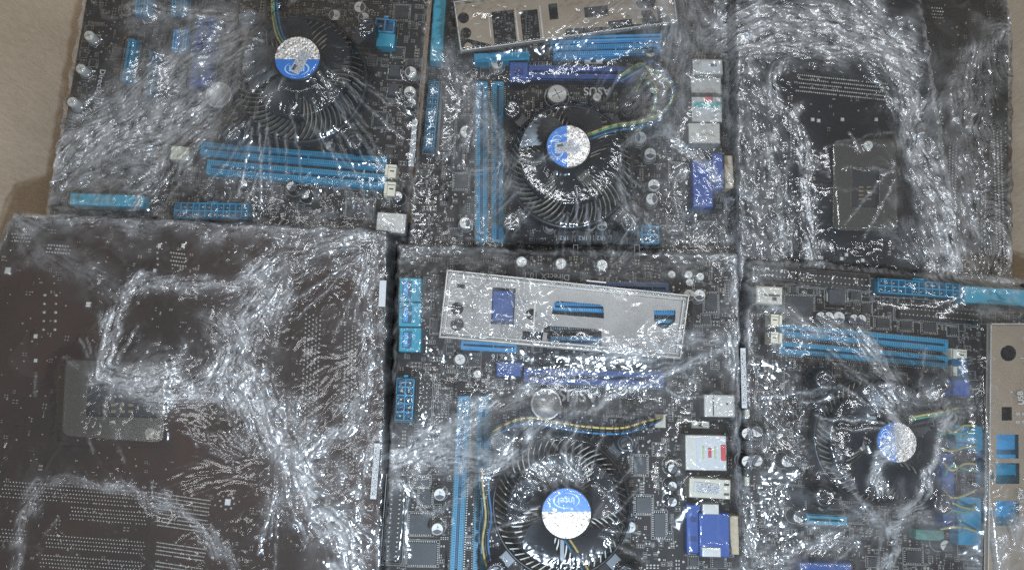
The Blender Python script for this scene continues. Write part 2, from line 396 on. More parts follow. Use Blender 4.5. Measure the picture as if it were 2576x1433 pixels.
    def chip(s, u, v, w, h, hz=0.0016, rot=None, m='chip_black', legs=True, name='chip', outline=True, mark=None):
        x, y, a, b, r = s.rect(u, v, w, h, hz, rot)
        mb = MB(); mb.box(0, 0, 0.0001, hz, a, b, 0, m, 0.0003)
        mb.box(-a * 0.36, b * 0.34, hz, hz + 0.00005, a * 0.08, a * 0.08, 0, 'cap_mark')
        if mark: mb.box(0, 0, hz, hz + 0.0001, a * mark[0], b * mark[1], 0, mark[2])
        if legs:
            n = max(3, int(a / 0.0012))
            for i in range(n):
                px = -a / 2 + a * (i + 0.5) / n
                for sy in (-1, 1): mb.box(px, sy * (b / 2 + 0.0005), 0, hz * 0.4, 0.0005, 0.0010, 0, 'solder')
            if min(a, b) > 0.006:
                n = max(3, int(b / 0.0012))
                for i in range(n):
                    py = -b / 2 + b * (i + 0.5) / n
                    for sx in (-1, 1): mb.box(sx * (a / 2 + 0.0005), py, 0, hz * 0.4, 0.0010, 0.0005, 0, 'solder')
        child(name, mb.mesh(name), s.root, (x, y, s.z), r)
        s.stamp(x, y, a, b, r, s.z + hz)
        if outline: s.outline(x, y, a + 0.0030, b + 0.0030, r)
    def choke(s, u, v, w=30, hz=0.004, text=None, rot=None):
        x, y, a, b, r = s.rect(u, v, w, w, hz, rot); mb = MB()
        mb.box(0, 0, 0, hz * 0.8, a, b, 0, 'choke_grey'); mb.box(0, 0, hz * 0.8, hz, a, b, 0, 'choke_grey', 0.0006)
        for sx in (-1, 1): mb.box(sx * (a / 2 + 0.0004), 0, 0, hz * 0.6, 0.0009, b * 0.5, 0, 'solder')
        o = child('choke', mb.mesh('choke'), s.root, (x, y, s.z), r)
        if text:
            t = text_mesh(text, 1, 'silk_text'); c = child('printed_text', t, o, (x, y, s.z + hz + 0.00005), math.pi, (a * 0.42, a * 0.42, 0.003))
        s.stamp(x, y, a, b, r, s.z + hz); s.outline(x, y, a + 0.003, b + 0.003, r)
    def text(s, body, u, v, size, rot=0, hz=0.0001, m='silk_text', name='printed_text', bold=False):
        x, y, _ = s.P(u, v, hz); k = WS(u, v, s.z + hz)
        child(name, text_mesh(body, 1, m, bold), s.root, (x, y, s.z + hz), -R(rot), (size * k, size * k, 0.01))
        s.occ.append((x, y, 0, size * k * 0.62 * len(body), size * k, -R(rot)))
    def slot(s, u0, v0, u1, v1, w, m='teal_plastic', dark='teal_dark', hz=0.0085, latches=(0, 0), lm='cream_plastic', name='memory_slot', key=None, teeth=True, double=False):
        """a long socket from end to end; latches: length in photo units at each end"""
        x0, y0, _ = s.P(u0, v0, hz); x1, y1, _ = s.P(u1, v1, hz); k = WS((u0 + u1) / 2, (v0 + v1) / 2, s.z + hz)
        L = math.hypot(x1 - x0, y1 - y0); r = math.atan2(y1 - y0, x1 - x0); b = w * k; cx, cy = (x0 + x1) / 2, (y0 + y1) / 2
        mb = MB(); g = b * 0.13
        mb.box(0, 0, 0, hz * 0.55, L, b, 0, dark)
        for sy in (-1, 1):
            mb.box(0, sy * (b / 2 - b * 0.19), hz * 0.55, hz, L, b * 0.38, 0, m, 0.00015)
            mb.box(0, sy * (b / 2 + 0.0003), 0, hz * 0.8, L, 0.0006, 0, m)
        for sx in (-1, 1): mb.box(sx * (L / 2 - b * 0.15), 0, hz * 0.5, hz * 1.01, b * 0.3, b * 0.99, 0, m)
        kx = (key if key is not None else 0.08) * L; mb.box(kx, 0, hz * 0.5, hz * 0.985, b * 0.12, b * 0.4, 0, m)
        o = child(name, mb.mesh(name), s.root, (cx, cy, s.z), r)
        if teeth:
            tb = MB(); n = int(L / 0.0016)
            for i in range(n):
                for sy in (-1, 1): tb.box(-L / 2 + L * (i + 0.5) / n, sy * b * 0.31, hz, hz + 0.00012, 0.0006, b * 0.20, 0, dark)
            child('contact_slits', tb.mesh('contact_slits'), o, (cx, cy, s.z), 0, kind='stuff')
            tb2 = MB()
            for i in range(n):
                for sy in (-1, 1): tb2.box(-L / 2 + L * (i + 0.5) / n, sy * (b / 2 + 0.0013), 0, 0.0006, 0.0007, 0.0009, 0, 'solder')
            child('solder_pins', tb2.mesh('solder_pins'), o, (cx, cy, s.z), 0, kind='stuff')
        for q, ln in ((-1, latches[0]), (1, latches[1])):
            if not ln: continue
            a = ln * k; lx = q * (L / 2 + a / 2)
            lb = MB(); lb.box(0, 0, 0, hz * 1.35, a * 0.96, b * 1.12, 0, lm, 0.0004)
            lb.box(-q * a * 0.30, 0, hz * 1.35, hz * 1.6, a * 0.25, b * 0.9, 0, lm, 0.0002)
            lb.box(q * a * 0.12, 0, hz * 1.352, hz * 1.36, a * 0.35, b * 0.10, 0, 'choke_grey')
            lb.box(0, b * 0.30, hz * 1.351, hz * 1.357, a * 0.8, b * 0.05, 0, 'choke_grey')
            child('latch', lb.mesh('latch'), o, (cx + lx * math.cos(r), cy + lx * math.sin(r), s.z), 0).rotation_euler = (0, 0, 0)
            o.children[-1].location = (lx, 0, 0)
        for c in o.children:
            if c.name.startswith('contact') or c.name.startswith('solder'): c.location = (0, 0, 0)
        s.stamp(cx, cy, L + (latches[0] + latches[1]) * k, b + 0.002, r, s.z + hz * 1.1)
        return o
    def conn(s, u, v, w, h, nx, ny, m='teal_plastic', dark='teal_dark', hz=0.010, rot=None, name='power_connector'):
        x, y, a, b, r = s.rect(u, v, w, h, hz, rot); mb = MB()
        mb.box(0, 0, 0, hz * 0.55, a, b, 0, dark); t = min(a / nx, b / ny) * 0.16
        for i in range(nx + 1): mb.box(-a / 2 + a * i / nx, 0, hz * 0.5, hz, t, b + t, 0, m)
        for j in range(ny + 1): mb.box(0, -b / 2 + b * j / ny, hz * 0.5, hz - 0.0002, a + t, t, 0, m)
        mb.box(0, b / 2 + t * 1.5, 0, hz * 0.9, min(a * 0.25, 0.008), t * 2.5, 0, m)
        for i in range(nx):
            for j in range(ny):
                if (i + j) % 3 != 1: mb.box(-a / 2 + a * (i + .5) / nx, -b / 2 + b * (j + .5) / ny, hz * 0.5, hz * 0.8, t * 1.3, t * 1.3, 0, 'gold_pin')
        child(name, mb.mesh(name), s.root, (x, y, s.z), r); s.stamp(x, y, a, b, r, s.z + hz); s.outline(x, y, a + 0.003, b + 0.003, r)
    def header(s, u, v, w, h, nx, ny, shroud=True, rot=None, hz=0.0070, base='black_plastic'):
        x, y, a, b, r = s.rect(u, v, w, h, hz * 0.5, rot); mb = MB()
        if shroud:
            mb.box(0, 0, 0, 0.002, a, b, 0, base)
            for sx in (-1, 1): mb.box(sx * a / 2, 0, 0, hz * 0.7, 0.0010, b, 0, base)
            for sy in (-1, 1): mb.box(0, sy * b / 2, 0, hz * 0.69, a, 0.0010, 0, base)
        else: mb.box(0, 0, 0, 0.0025, a, b, 0, base)
        o = child('pin_header', mb.mesh('pin_header'), s.root, (x, y, s.z), r)
        pb = MB()
        for i in range(nx):
            for j in range(ny): pb.box(-a / 2 + a * (i + .5) / nx, -b / 2 + b * (j + .5) / ny, 0, hz * 0.6, 0.0011, 0.0011, 0, 'gold_pin', 0.0001)
        c = child('pin_array', pb.mesh('pin_array'), o, (x, y, s.z), 0, kind='stuff'); c.location = (0, 0, 0)
        s.stamp(x, y, a, b, r, s.z + hz * 0.7); s.outline(x, y, a + 0.0024, b + 0.0024, r); s.outline(x, y, a + 0.0048, b + 0.0048, r)
    def block(s, u, v, w, h, hz, m, name, rot=None, details=(), bev=0.0004, label=None):
        """box-like part; details are (fu, fv, fw, fh, z_from_top, material) in fractions of its size"""
        x, y, a, b, r = s.rect(u, v, w, h, hz, rot); mb = MB(); mb.box(0, 0, 0, hz - bev, a, b, 0, m); mb.box(0, 0, hz - bev, hz, a, b, 0, m, bev)
        for fu, fv, fw, fh, dz, dm in details: mb.box(fu * a, fv * b, hz * 0.5, hz + dz, fw * a, fh * b, 0, dm)
        o = child(name, mb.mesh(name), s.root, (x, y, s.z), r, label=label); s.stamp(x, y, a, b, r, s.z + hz); return o
    def battery(s, u, v, r=36, hz=0.006):
        x, y, _ = s.P(u, v, hz); k = WS(u, v, s.z + hz); rr = r * k; mb = MB()
        mb.prof(0, 0, [(rr * 1.06, 0), (rr * 1.06, hz * 0.55), (rr * 1.0, hz * 0.6)], 'black_plastic', 32)
        o = child('battery_holder', mb.mesh('battery_holder'), s.root, (x, y, s.z)); mb = MB()
        mb.prof(0, 0, [(rr, hz * 0.5), (rr, hz - 0.0004), (rr - 0.0005, hz), (rr * 0.84, hz), (rr * 0.83, hz - 0.00015), (0.0, hz - 0.00015)], 'battery_steel', 36)
        b = child('coin_cell', mb.mesh('coin_cell'), o, (x, y, s.z))
        mb = MB(); mb.box(rr * 0.9, 0, 0, hz + 0.0012, 0.003, 0.006, 0, 'steel'); mb.box(rr * 0.72, 0, hz + 0.0002, hz + 0.0009, rr * 0.4, 0.004, 0, 'steel')
        child('spring_clip', mb.mesh('spring_clip'), o, (x, y, s.z)).rotation_euler = (0, 0, random.random() * 6)
        s.stamp(x, y, 2 * rr, 2 * rr, 0, s.z + hz, True)
    def sticker(s, u, v, w, h, rot=None, hz=0.0003, m='barcode', name='barcode_sticker', onpart=None):
        x, y, a, b, r = s.rect(u, v, w, h, hz, rot); mb = MB()
        mb.box(0, 0, 0, 0.0001, a, b, 0, 'sticker_paper', bottom=True); mb.box(0, 0, 0.0001, 0.00014, a * 0.86, b * 0.9, 0, m)
        child(name, mb.mesh(name), s.root, (x, y, s.z + hz - 0.0001), r); s.occ.append((x, y, 0, a, b, r))
    def wires(s, paths, r=0.0008):
        """each path: (material, [(u, v, height), ...])"""
        for m, pts in paths:
            P = [np.array(W(u, v, s.z + h)) for u, v, h in pts]; out = []
            for i in range(len(P) - 1):
                p0 = P[max(i - 1, 0)]; p1 = P[i]; p2 = P[i + 1]; p3 = P[min(i + 2, len(P) - 1)]
                for t in np.linspace(0, 1, 9)[:-1]:
                    out.append(0.5 * ((2 * p1) + (-p0 + p2) * t + (2 * p0 - 5 * p1 + 4 * p2 - p3) * t * t + (-p0 + 3 * p1 - 3 * p2 + p3) * t ** 3))
            out.append(P[-1]); mb = MB(); mb.tube(out, r, m); build('fan_wire', mb, s.root)
            for q in out[::3]: s.stamps.append((q[0], q[1], 0.004, 0.004, 0, q[2] + r, True))
    # ---- the stock cooler
    def cooler(s, u, v, rad, hu, hv, hr, label_rot, sticker_rot, so=(0, 0), blade0=0.0, fz=0.022, hubz=0.046, nb=5, seal=True, bs=0.98):
        """(u, v): centre of the fin ring, rad its outer radius; (hu, hv, hr): the hub; label_rot: photo angle of the blue half's direction"""
        x, y, _ = W(u, v, s.z + fz); k = WS(u, v, s.z + fz); RR = rad * k
        hx, hy, _ = W(hu, hv, s.z + hubz); hk = WS(hu, hv, s.z + hubz); HR = hr * hk
        cool = bpy.data.objects.new('cpu_cooler', None); COL.objects.link(cool); cool.parent = s.root; cool.location = Vector((x, y, s.z)) - wl(s.root); cool.empty_display_size = 0.01
        # solid core and dark base
        mb = MB(); mb.prof(x, y, [(RR * 0.97, s.z + 0.004), (RR * 0.97, s.z + 0.008), (RR * 0.4, s.z + 0.009)], 'black_rubber', 40)
        mb.prof(x, y, [(RR * 0.33, s.z + 0.004), (RR * 0.33, s.z + fz), (RR * 0.28, s.z + fz + 0.0005)], 'fin_alu', 28); build('heatsink_core', mb, cool)
        # radial fins, slightly swept, each its own piece sharing one mesh
        if 'fin' not in CACHE:
            fb = MB(); n = 6; vs = []; th = 0.010
            for i in range(n + 1):
                t = i / n; rr = 0.34 + 0.66 * t; a = -0.30 * t * t
                for sgn in (-1, 1):
                    px, py = rr * math.cos(a), rr * math.sin(a); nx_, ny_ = -math.sin(a) * th * sgn, math.cos(a) * th * sgn
                    for z in (0, 1): vs.append((px + nx_, py + ny_, z))
            fs = []
            for i in range(n):
                o = 4 * i; fs += [(o + 1, o + 5, o + 7, o + 3), (o, o + 4, o + 5, o + 1), (o + 2, o + 3, o + 7, o + 6)]
            fs.append((4 * n, 4 * n + 2, 4 * n + 3, 4 * n + 1)); fb.add(vs, fs, 'fin_alu'); CACHE['fin'] = fb.mesh('fin')
        nf = 58
        for i in range(nf):
            c = child('fin', CACHE['fin'], cool, (x, y, s.z + 0.008), 2 * math.pi * i / nf + random.uniform(-.01, .01), (RR, RR, fz - 0.008 + random.uniform(-.0004, .0004)))
        # fan blades: wide, dark, swept, leaning; from the hub to 0.84 of the ring
        fx, fy = (x + hx) / 2, (y + hy) / 2
        if 'blade' not in CACHE:
            bb = MB(); nr, na = 7, 6; vs = []
            for i in range(nr + 1):
                t = i / nr; rr = 0.30 + 0.55 * t; wd = 0.60 + 0.12 * math.sin(t * 3.0); a0 = 0.42 * t * t
                for j in range(na + 1):
                    q = j / na; a = a0 + (q - 0.5) * wd * 1.28 * (1.0 if t < 0.9 else 0.93); vs.append((rr * math.cos(a), rr * math.sin(a), -0.16 * q + 0.02 * math.sin(q * 3.1)))
            fs = [(i * (na + 1) + j, (i + 1) * (na + 1) + j, (i + 1) * (na + 1) + j + 1, i * (na + 1) + j + 1) for i in range(nr) for j in range(na)]
            bb.add(vs, fs, 'fan_black', True); CACHE['blade'] = bb.mesh('fan_blade')
        for i in range(nb):
            child('fan_blade', CACHE['blade'], cool, (fx, fy, s.z + hubz - 0.009), blade0 + 2 * math.pi * i / nb, (RR * bs, RR * bs, 0.055))
        # black plastic frame: outer ring with four struts and push pins
        mb = MB(); z0 = s.z + fz - 0.006
        n = 48; vs = []; fs = []
        for i in range(n):
            a = 2 * math.pi * i / n
            for rr, z in ((RR * 1.005, z0), (RR * 1.005, z0 + 0.0065), (RR * 1.055, z0 + 0.0065), (RR * 1.07, z0)): vs.append((x + rr * math.cos(a), y + rr * math.sin(a), z))
        for i in range(n):
            for j in range(3): fs.append((4 * i + j, 4 * i + j + 1, 4 * ((i + 1) % n) + j + 1, 4 * ((i + 1) % n) + j))
        mb.add(vs, fs, 'fan_black', True); build('frame_ring', mb, cool)
        for q in range(4):
            a = s.ang + math.pi / 4 + q * math.pi / 2; ca, sa = math.cos(a), math.sin(a)
            mb = MB(); mb.box(0, 0, -0.004, 0.0, RR * 0.42, 0.010, 0, 'fan_black', 0.0006); c = build('leg', mb, cool, at=(0, 0, 0)); c.location = (ca * RR * 1.18, sa * RR * 1.18, fz - 0.004); c.rotation_euler = (0, 0, a)
            mb = MB(); mb.prof(0, 0, [(0.0068, 0), (0.0068, 0.022), (0.006, 0.024), (0.0035, 0.024), (0.0035, 0.022)], 'fan_black', 20)
            mb.box(0, 0, 0.0221, 0.0232, 0.008, 0.0015, 0.5, 'black_rubber')
            c = build('push_pin', mb, cool, at=(0, 0, 0)); c.location = (ca * RR * 1.36, sa * RR * 1.36, 0)
            s.stamps.append((x + ca * RR * 1.36, y + sa * RR * 1.36, 0.014, 0.014, 0, s.z + 0.024, True))
            s.occ.append((x + ca * RR * 1.36, y + sa * RR * 1.36, 0.008, 0, 0, 0))
        for q in range(3):   # motor struts
            a = label_rot * 0 + 0.5 + q * 2.094; mb = MB()
            mb.box(0, 0, 0, 0.0022, RR - HR * 0.9, 0.0035, 0, 'fan_black', 0.0005); c = build('motor_strut', mb, cool, at=(0, 0, 0)); rr = (RR + HR * 0.9) / 2
            c.location = (math.cos(a) * rr * 0.98 + (hx - x) * 0.4, math.sin(a) * rr * 0.98 + (hy - y) * 0.4, fz + 0.002); c.rotation_euler = (0, 0, a)
        mb = MB(); mb.prof(hx, hy, [(HR * 1.12, s.z + fz - 0.004), (HR * 1.10, s.z + hubz - 0.004), (HR * 1.04, s.z + hubz - 0.0012), (HR * 1.0, s.z + hubz - 0.0006)], 'fan_black', 40); build('hub', mb, cool)
        # label: blue half, foil half, swirl and lettering
        zt = s.z + hubz; la = -R(label_rot)          # direction in which the blue half lies
        mb = MB(); m2 = MB()
        def disc(mbx, a0, a1, mm, z):
            n = 26; off = 0.10; vs = [(0, 0, 0)] ; pts = []
            for i in range(n + 1):
                a = a0 + (a1 - a0) * i / n; pts.append((HR * 0.985 * math.cos(a), HR * 0.985 * math.sin(a), 0))
            mbx.add(pts, [list(range(n + 1))], mm)
        e = math.asin(0.06)
        disc(mb, -math.pi / 2 + e, math.pi / 2 - e, 'label_blue', 0); c = build('hub_label_blue_half', mb, cool, at=(0, 0, 0)); c.location = (hx - x, hy - y, hubz); c.rotation_euler = (0, 0, la)
        disc(m2, math.pi / 2 - e, 1.5 * math.pi + e, 'foil', 0); c = build('hub_label_foil_half', m2, cool, at=(0, 0, 0)); c.location = (hx - x, hy - y, hubz); c.rotation_euler = (0, 0, la)
        # swirl + "intel" lettering run along the dividing line
        m3 = MB(); n = 40; cxs = HR * 0.50
        for (a0, a1, th) in ((R(20), R(200), 0.05), (R(215), R(370), 0.035)):
            vs = []
            for i in range(n + 1):
                a = a0 + (a1 - a0) * i / n; t = th * HR * math.sin(math.pi * (i + 1) / (n + 2)) * 0.7
                for g in (-1, 1): vs.append((math.cos(a) * (HR * 0.30 + g * t), math.sin(a) * (HR * 0.52 + g * t), 0))
            m3.add(vs, [(2 * i, 2 * i + 1, 2 * i + 3, 2 * i + 2) for i in range(n)], 'label_print')
        c = build('logo_swirl', m3, cool, at=(0, 0, 0)); ox, oy = cxs * math.cos(la), cxs * math.sin(la)
        c.location = (hx - x + ox, hy - y + oy, hubz + 0.0001); c.rotation_euler = (0, 0, la)
        c = child('logo_lettering', text_mesh('intel', 1, 'label_print', True), cool, (hx + ox, hy + oy, zt + 0.0002), la + math.pi / 2, (HR * 0.40, HR * 0.40, 0.004))
        if seal:
            mb = MB(); w_, h_ = HR * 1.10, HR * 0.46; mb.box(0, 0, 0, 0.00012, w_, h_, 0, 'sticker_paper', bottom=True); mb.box(0, 0, 0.00012, 0.00016, w_ * .93, h_ * .86, 0, 'barcode'); mb.box(-w_ * 0.30, h_ * 0.22, 0.00016, 0.0002, w_ * .26, h_ * .3, 0, 'cap_mark')
            c = build('serial_sticker', mb, cool, at=(0, 0, 0)); sx, sy = so[0] * hk, -so[1] * hk; c.location = (hx - x + sx, hy - y + sy, hubz + 0.0005); c.rotation_euler = (0, 0, -R(sticker_rot))
        s.stamps.append((x, y, 2.14 * RR, 2.14 * RR, 0, s.z + fz + 0.002, True)); s.stamps.append((hx, hy, 2 * HR, 2 * HR, 0, s.z + hubz + 0.001, True)); s.occ.append((x, y, RR * 1.06, 0, 0, 0))
        s.stamps.append((fx, fy, 2 * RR * 0.86 * bs, 2 * RR * 0.86 * bs, 0, s.z + hubz - 0.006, True))
    # ---- solder side joints
    def dots(s, u0, v0, u1, v1, rows, cols, du, dv, stagger=True, r=2.6, skip=0.02):
        """rows of solder joints: first row from (u0, v0) to (u1, v1), each next row shifted by (du, dv)"""
        for j in range(rows):
            for i in range(cols):
                if random.random() < skip: continue
                t = (i + (0.5 if stagger and j % 2 else 0)) / cols
                uu = u0 + (u1 - u0) * t + du * j; vv = v0 + (v1 - v0) * t + dv * j
                x, y, _ = W(uu, vv, s.z); k = WS(uu, vv, s.z) * r * random.uniform(0.85, 1.1)
                vs = [(x + k * math.cos(a), y + k * math.sin(a), s.z) for a in (0.3, 1.35, 2.4, 3.45, 4.5, 5.55)] + [(x + k * 0.45 * math.cos(a), y + k * 0.45 * math.sin(a), s.z + k * 0.7) for a in (0.3, 2.4, 4.5)]
                s.pins.add(vs, [(0, 1, 6), (1, 2, 7, 6), (2, 3, 7), (3, 4, 8, 7), (4, 5, 8), (5, 0, 6, 8), (6, 7, 8)], 'solder', True)
    # ---- crowds of tiny parts
    def scatter(s, n, seed, back=False, area=None, dens=1.0):
        rnd = random.Random(seed); xs = [p[0] for p in s.wp]; ys = [p[1] for p in s.wp]; z = s.z
        c0, s0 = math.cos(s.ang), math.sin(s.ang); made = 0; tries = 0; nchip = 0
        while made < n and tries < n * 12:
            tries += 1
            x = rnd.uniform(min(xs), max(xs)); y = rnd.uniform(min(ys), max(ys))
            if not s.inside(x, y, 0.004): continue
            u, v = project(x, y, z)
            if u < -20 or u > 2596 or v < -20 or v > 1453: continue
            rot = s.ang + rnd.choice((0, math.pi / 2))
            kind = rnd.random()
            if back: kind = 0.35 + kind * 0.5 if rnd.random() < 0.75 else kind
            if kind < 0.10 and not back:      # small chip of its own
                w, h = rnd.choice(((0.005, 0.004), (0.0075, 0.0075), (0.004, 0.003), (0.010, 0.005), (0.006, 0.006)))
                if not s.free(x, y, max(w, h) * 0.62): continue
                if nchip < 70:
                    key = ('minichip', w, h)
                    if key not in CACHE:
                        mb = MB(); mb.box(0, 0, 0.0001, 0.0012, w, h, 0, 'chip_black', 0.0002); q = max(2, int(w / 0.0011))
                        for i in range(q):
                            for sy in (-1, 1): mb.box(-w / 2 + w * (i + .5) / q, sy * (h / 2 + 0.0005), 0, 0.0005, 0.0005, 0.001, 0, 'solder')
                        CACHE[key] = mb.mesh('chip')
                    child('chip', CACHE[key], s.root, (x, y, z), rot); nchip += 1
                    s.outline(x, y, w + 0.0012, h + 0.0034, rot, 0.00035); s.occ.append((x, y, 0, w + .001, h + .003, rot)); made += 1
                continue
            if kind < 0.72:                    # a row of two-terminal parts
                m = rnd.choice(('smd_tan', 'chip_black', 'chip_black')); cnt = rnd.choice((1, 1, 2, 3, 4, 6)); c, sn = math.cos(rot), math.sin(rot)
                w, h = rnd.choice(((0.0019, 0.0010), (0.0024, 0.0013), (0.0015, 0.0008)))
                if back: cnt = min(cnt, 2)
                ok = s.free(x + cnt * h * 0.8 * -sn, y + cnt * h * 0.8 * c, h * (cnt + 1))
                if not ok: continue
                for i in range(cnt):
                    px, py = x - sn * i * h * 1.9, y + c * i * h * 1.9
                    if not s.inside(px, py, 0.002): continue
                    s.smd.box(px, py, z, z + h * 0.6, w * 0.6, h, rot, m)
                    for q in (-1, 1): s.smd.box(px + q * c * w * 0.42, py + q * sn * w * 0.42, z, z + h * 0.62, w * 0.26, h * 1.02, rot, 'solder')
                s.occ.append((x - sn * (cnt - 1) * h * .95, y + c * (cnt - 1) * h * .95, 0, w * 1.2, h * 1.9 * cnt, rot))
                if not back and rnd.random() < 0.55: s.outline(x - sn * (cnt - 1) * h * .95, y + c * (cnt - 1) * h * .95, w + 0.0012, h * 1.9 * cnt + 0.0008, rot, 0.0003)
                made += 1
            elif kind < 0.86:                  # silkscreen strokes, like tiny reference text
                if not s.free(x, y, 0.001): continue
                for i in range(rnd.choice((3, 4, 5))):
                    px, py = x + math.cos(rot) * i * 0.0010, y + math.sin(rot) * i * 0.0010
                    s.silk.box(px, py, z + 0.00002, z + 0.00006, rnd.choice((0.0003, 0.0007)), rnd.choice((0.0012, 0.0007, 0.0003)), rot, 'silk_white')
                made += 1
            else:                              # bare pad or test point
                r = rnd.uniform(0.0005, 0.0010)
                if not s.free(x, y, r): continue
                s.smd.prof(x, y, [(r, z), (r * 0.9, z + 0.00015)], 'solder', 7); made += 1
    def finish(s):
        for mb, nm in ((s.silk, 'silkscreen_print'), (s.smd, 'surface_components'), (s.pins, 'solder_joints')):
            if mb.v: build(nm, mb, s.root, kind='stuff', at=(wl(s.root)[0], wl(s.root)[1], s.z))

# ------------------------------------------------------------------ the cardboard box
def make_box():
    root = thing('cardboard_box', (0, 0, -0.26), 'deep brown cardboard box whose inner sides show beside the wrapped boards', 'cardboard box')
    def wall(x0, y0, x1, y1, lean):
        mb = MB(); n, k = 40, 12; vs = []
        nx, ny = (y1 - y0), -(x1 - x0); l = math.hypot(nx, ny); nx /= l; ny /= l
        for i in range(n + 1):
            for j in range(k + 1):
                t, q = i / n, j / k; w = 0.004 * math.sin(t * 5.1) * math.sin(q * 2.4) + 0.002 * math.sin(t * 17 + q * 3)
                vs.append((x0 + (x1 - x0) * t + nx * (w + lean * q), y0 + (y1 - y0) * t + ny * (w + lean * q), -0.26 + 0.34 * q))
        mb.add(vs, [(i * (k + 1) + j, i * (k + 1) + j + 1, (i + 1) * (k + 1) + j + 1, (i + 1) * (k + 1) + j) for i in range(n) for j in range(k)], 'cardboard', True)
        o = build('side_panel', mb, root); m = o.modifiers.new('thickness', 'SOLIDIFY'); m.thickness = 0.004; m.offset = 0
    wall(-0.360, -0.42, -0.360, 0.46, -0.075)
    wall(0.362, -0.42, 0.362, 0.46, 0.072)
    wall(-0.395, 0.44, 0.39, 0.44, 0.0)
    wall(-0.395, -0.42, 0.39, -0.42, 0.0)
    mb = MB(); mb.box(0, 0.01, -0.264, -0.26, 0.80, 0.90, 0, 'cardboard'); build('bottom_panel', mb, root)
make_box()

# ------------------------------------------------------------------ motherboards (photo units, 2576 x 1433)
GRP = 'motherboards packed in clear stretch film'
# A: top left
A = Board('A', 0.0, [(228, -60), (1082, -60), (1016, 612), (112, 612)], 4.5, 'wrapped motherboard at the top left, cooler label half blue, beside a round battery', 'pcb_dark')
A.cooler(757, 200, 158, 748, 146, 57, 90, -62, so=(8, 12), blade0=0.3)
A.battery(549, 238, 35)
A.slot(505, 372, 972, 411, 32, latches=(0, 31)); A.slot(520, 418, 970, 456, 34, latches=(0, 31))
A.conn(531, 530, 184, 38, 12, 2, rot=1.0); A.block(268, 503, 186, 30, 0.009, 'sata_plastic', 'sata_connector', rot=2, details=[(0, 0, .9, .3, -0.002, 'teal_dark')])
A.conn(968, 64, 46, 32, 2, 1, m='sky_plastic', name='processor_power_connector'); A.block(970, 100, 46, 34, 0.010, 'sata_plastic', 'fan_connector')
A.block(452, 385, 46, 34, 0.008, 'cream_plastic', 'power_plug')
for u, v in ((223, 89), (202, 172), (181, 256)): A.cap(u, v, 13, style='white')
for u, v in ((1033, 181), (1031, 231), (841, 38), (914, 45), (750, 359), (831, 367), (1000, 493), (733, 469), (765, 488), (905, 18), (610, 462), (1002, 560)): A.cap(u, v, 15, style='black' if v > 300 else 'half')
A.cap(1034, 258, 15, hz=.006, style='black')
for u, v in ((992, 178), (990, 226)): A.choke(u, v, 28)
A.chip(905, 524, 66, 44, rot=2, mark=(.5, .4, 'choke_grey')); A.chip(1010, 30, 34, 34, rot=3); A.chip(955, 300, 30, 34); A.chip(1000, 130, 26, 20); A.chip(660, 490, 40, 24); A.chip(300, 470, 40, 30)
A.block(984, 560, 74, 50, 0.010, 'port_metal', 'power_socket', rot=4, details=[(0, 0, .84, .72, -0.004, 'chip_black'), (-.2, 0, .18, .4, -0.001, 'port_metal'), (.2, 0, .18, .4, -0.001, 'port_metal')])
A.sticker(1041, 360, 17, 120, rot=4)
A.text('DirectX 10.1', 249, 225, 20, rot=96)
A.slot(331, 98, 313, 203, 15, m='teal_plastic', name='expansion_slot', hz=.009, key=.2)
for u in (437, 462): A.slot(u + 6, 75, u, 125, 12, m='sky_plastic', name='expansion_slot', teeth=False, hz=.009)
for u in (345, 366, 436, 458): A.slot(u + 3, -20, u, 36, 13, m='teal_plastic', name='expansion_slot', teeth=False, hz=.009)
A.slot(520, 40, 500, 215, 46, m='navy_plastic', dark='navy_dark', name='graphics_slot', hz=.010, key=.3)
A.slot(388, 130, 372, 240, 16, m='teal_dark', name='expansion_slot', teeth=False)
A.wires([('wire_green', [(688, -40, .03), (690, 30, .036), (700, 80, .042), (716, 110, .044)]), ('wire_yellow', [(684, -40, .028), (686, 40, .034), (696, 90, .04), (712, 116, .044)]),
         ('wire_blue', [(694, -40, .03), (699, 30, .036), (708, 78, .042), (722, 106, .044)]), ('wire_black', [(700, -40, .03), (706, 30, .036), (716, 74, .042), (728, 104, .044)])])
A.text('LGA1155', 937, 410, 9, rot=92); A.text('P5', 960, 330, 9, rot=92)

# B: top middle
B = Board('B', 0.0, [(1092, -60), (1838, -60), (1852, 660), (1030, 660)], 0.6, 'wrapped motherboard at the top middle, its cooler label blue on the left half', 'pcb_dark')
B.cooler(1434, 418, 152, 1430, 368, 55, 180, -6, so=(-2, 2), blade0=0.9)
B.conn(1085, 288, 26, 172, 2, 12, rot=4); B.header(1126, 296, 30, 168, 2, 18, rot=3, hz=.006, shroud=False)
B.block(1102, 70, 32, 170, 0.011, 'sata_plastic', 'sata_connector', rot=3, details=[(0, .25, .5, .4, -.002, 'teal_dark'), (0, -.25, .5, .4, -.002, 'teal_dark')])
B.slot(1212, 206, 1211, 610, 26, latches=(38, 0)); B.slot(1253, 206, 1252, 610, 26, latches=(38, 0))
B.slot(1330, 180, 1602, 184, 34, m='navy_plastic', dark='navy_dark', name='graphics_slot', hz=.011, key=-.25); B.block(1305, 180, 46, 48, .013, 'navy_plastic', 'slot_lock', details=[(0, 0, .5, .3, .001, 'navy_dark')])
B.slot(1392, 128, 1662, 120, 28, m='sky_plastic', name='expansion_slot'); B.slot(1385, 100, 1665, 92, 16, m='sky_plastic', name='expansion_slot', teeth=False)
B.block(1262, 142, 140, 22, .010, 'teal_plastic', 'expansion_slot', rot=-3)
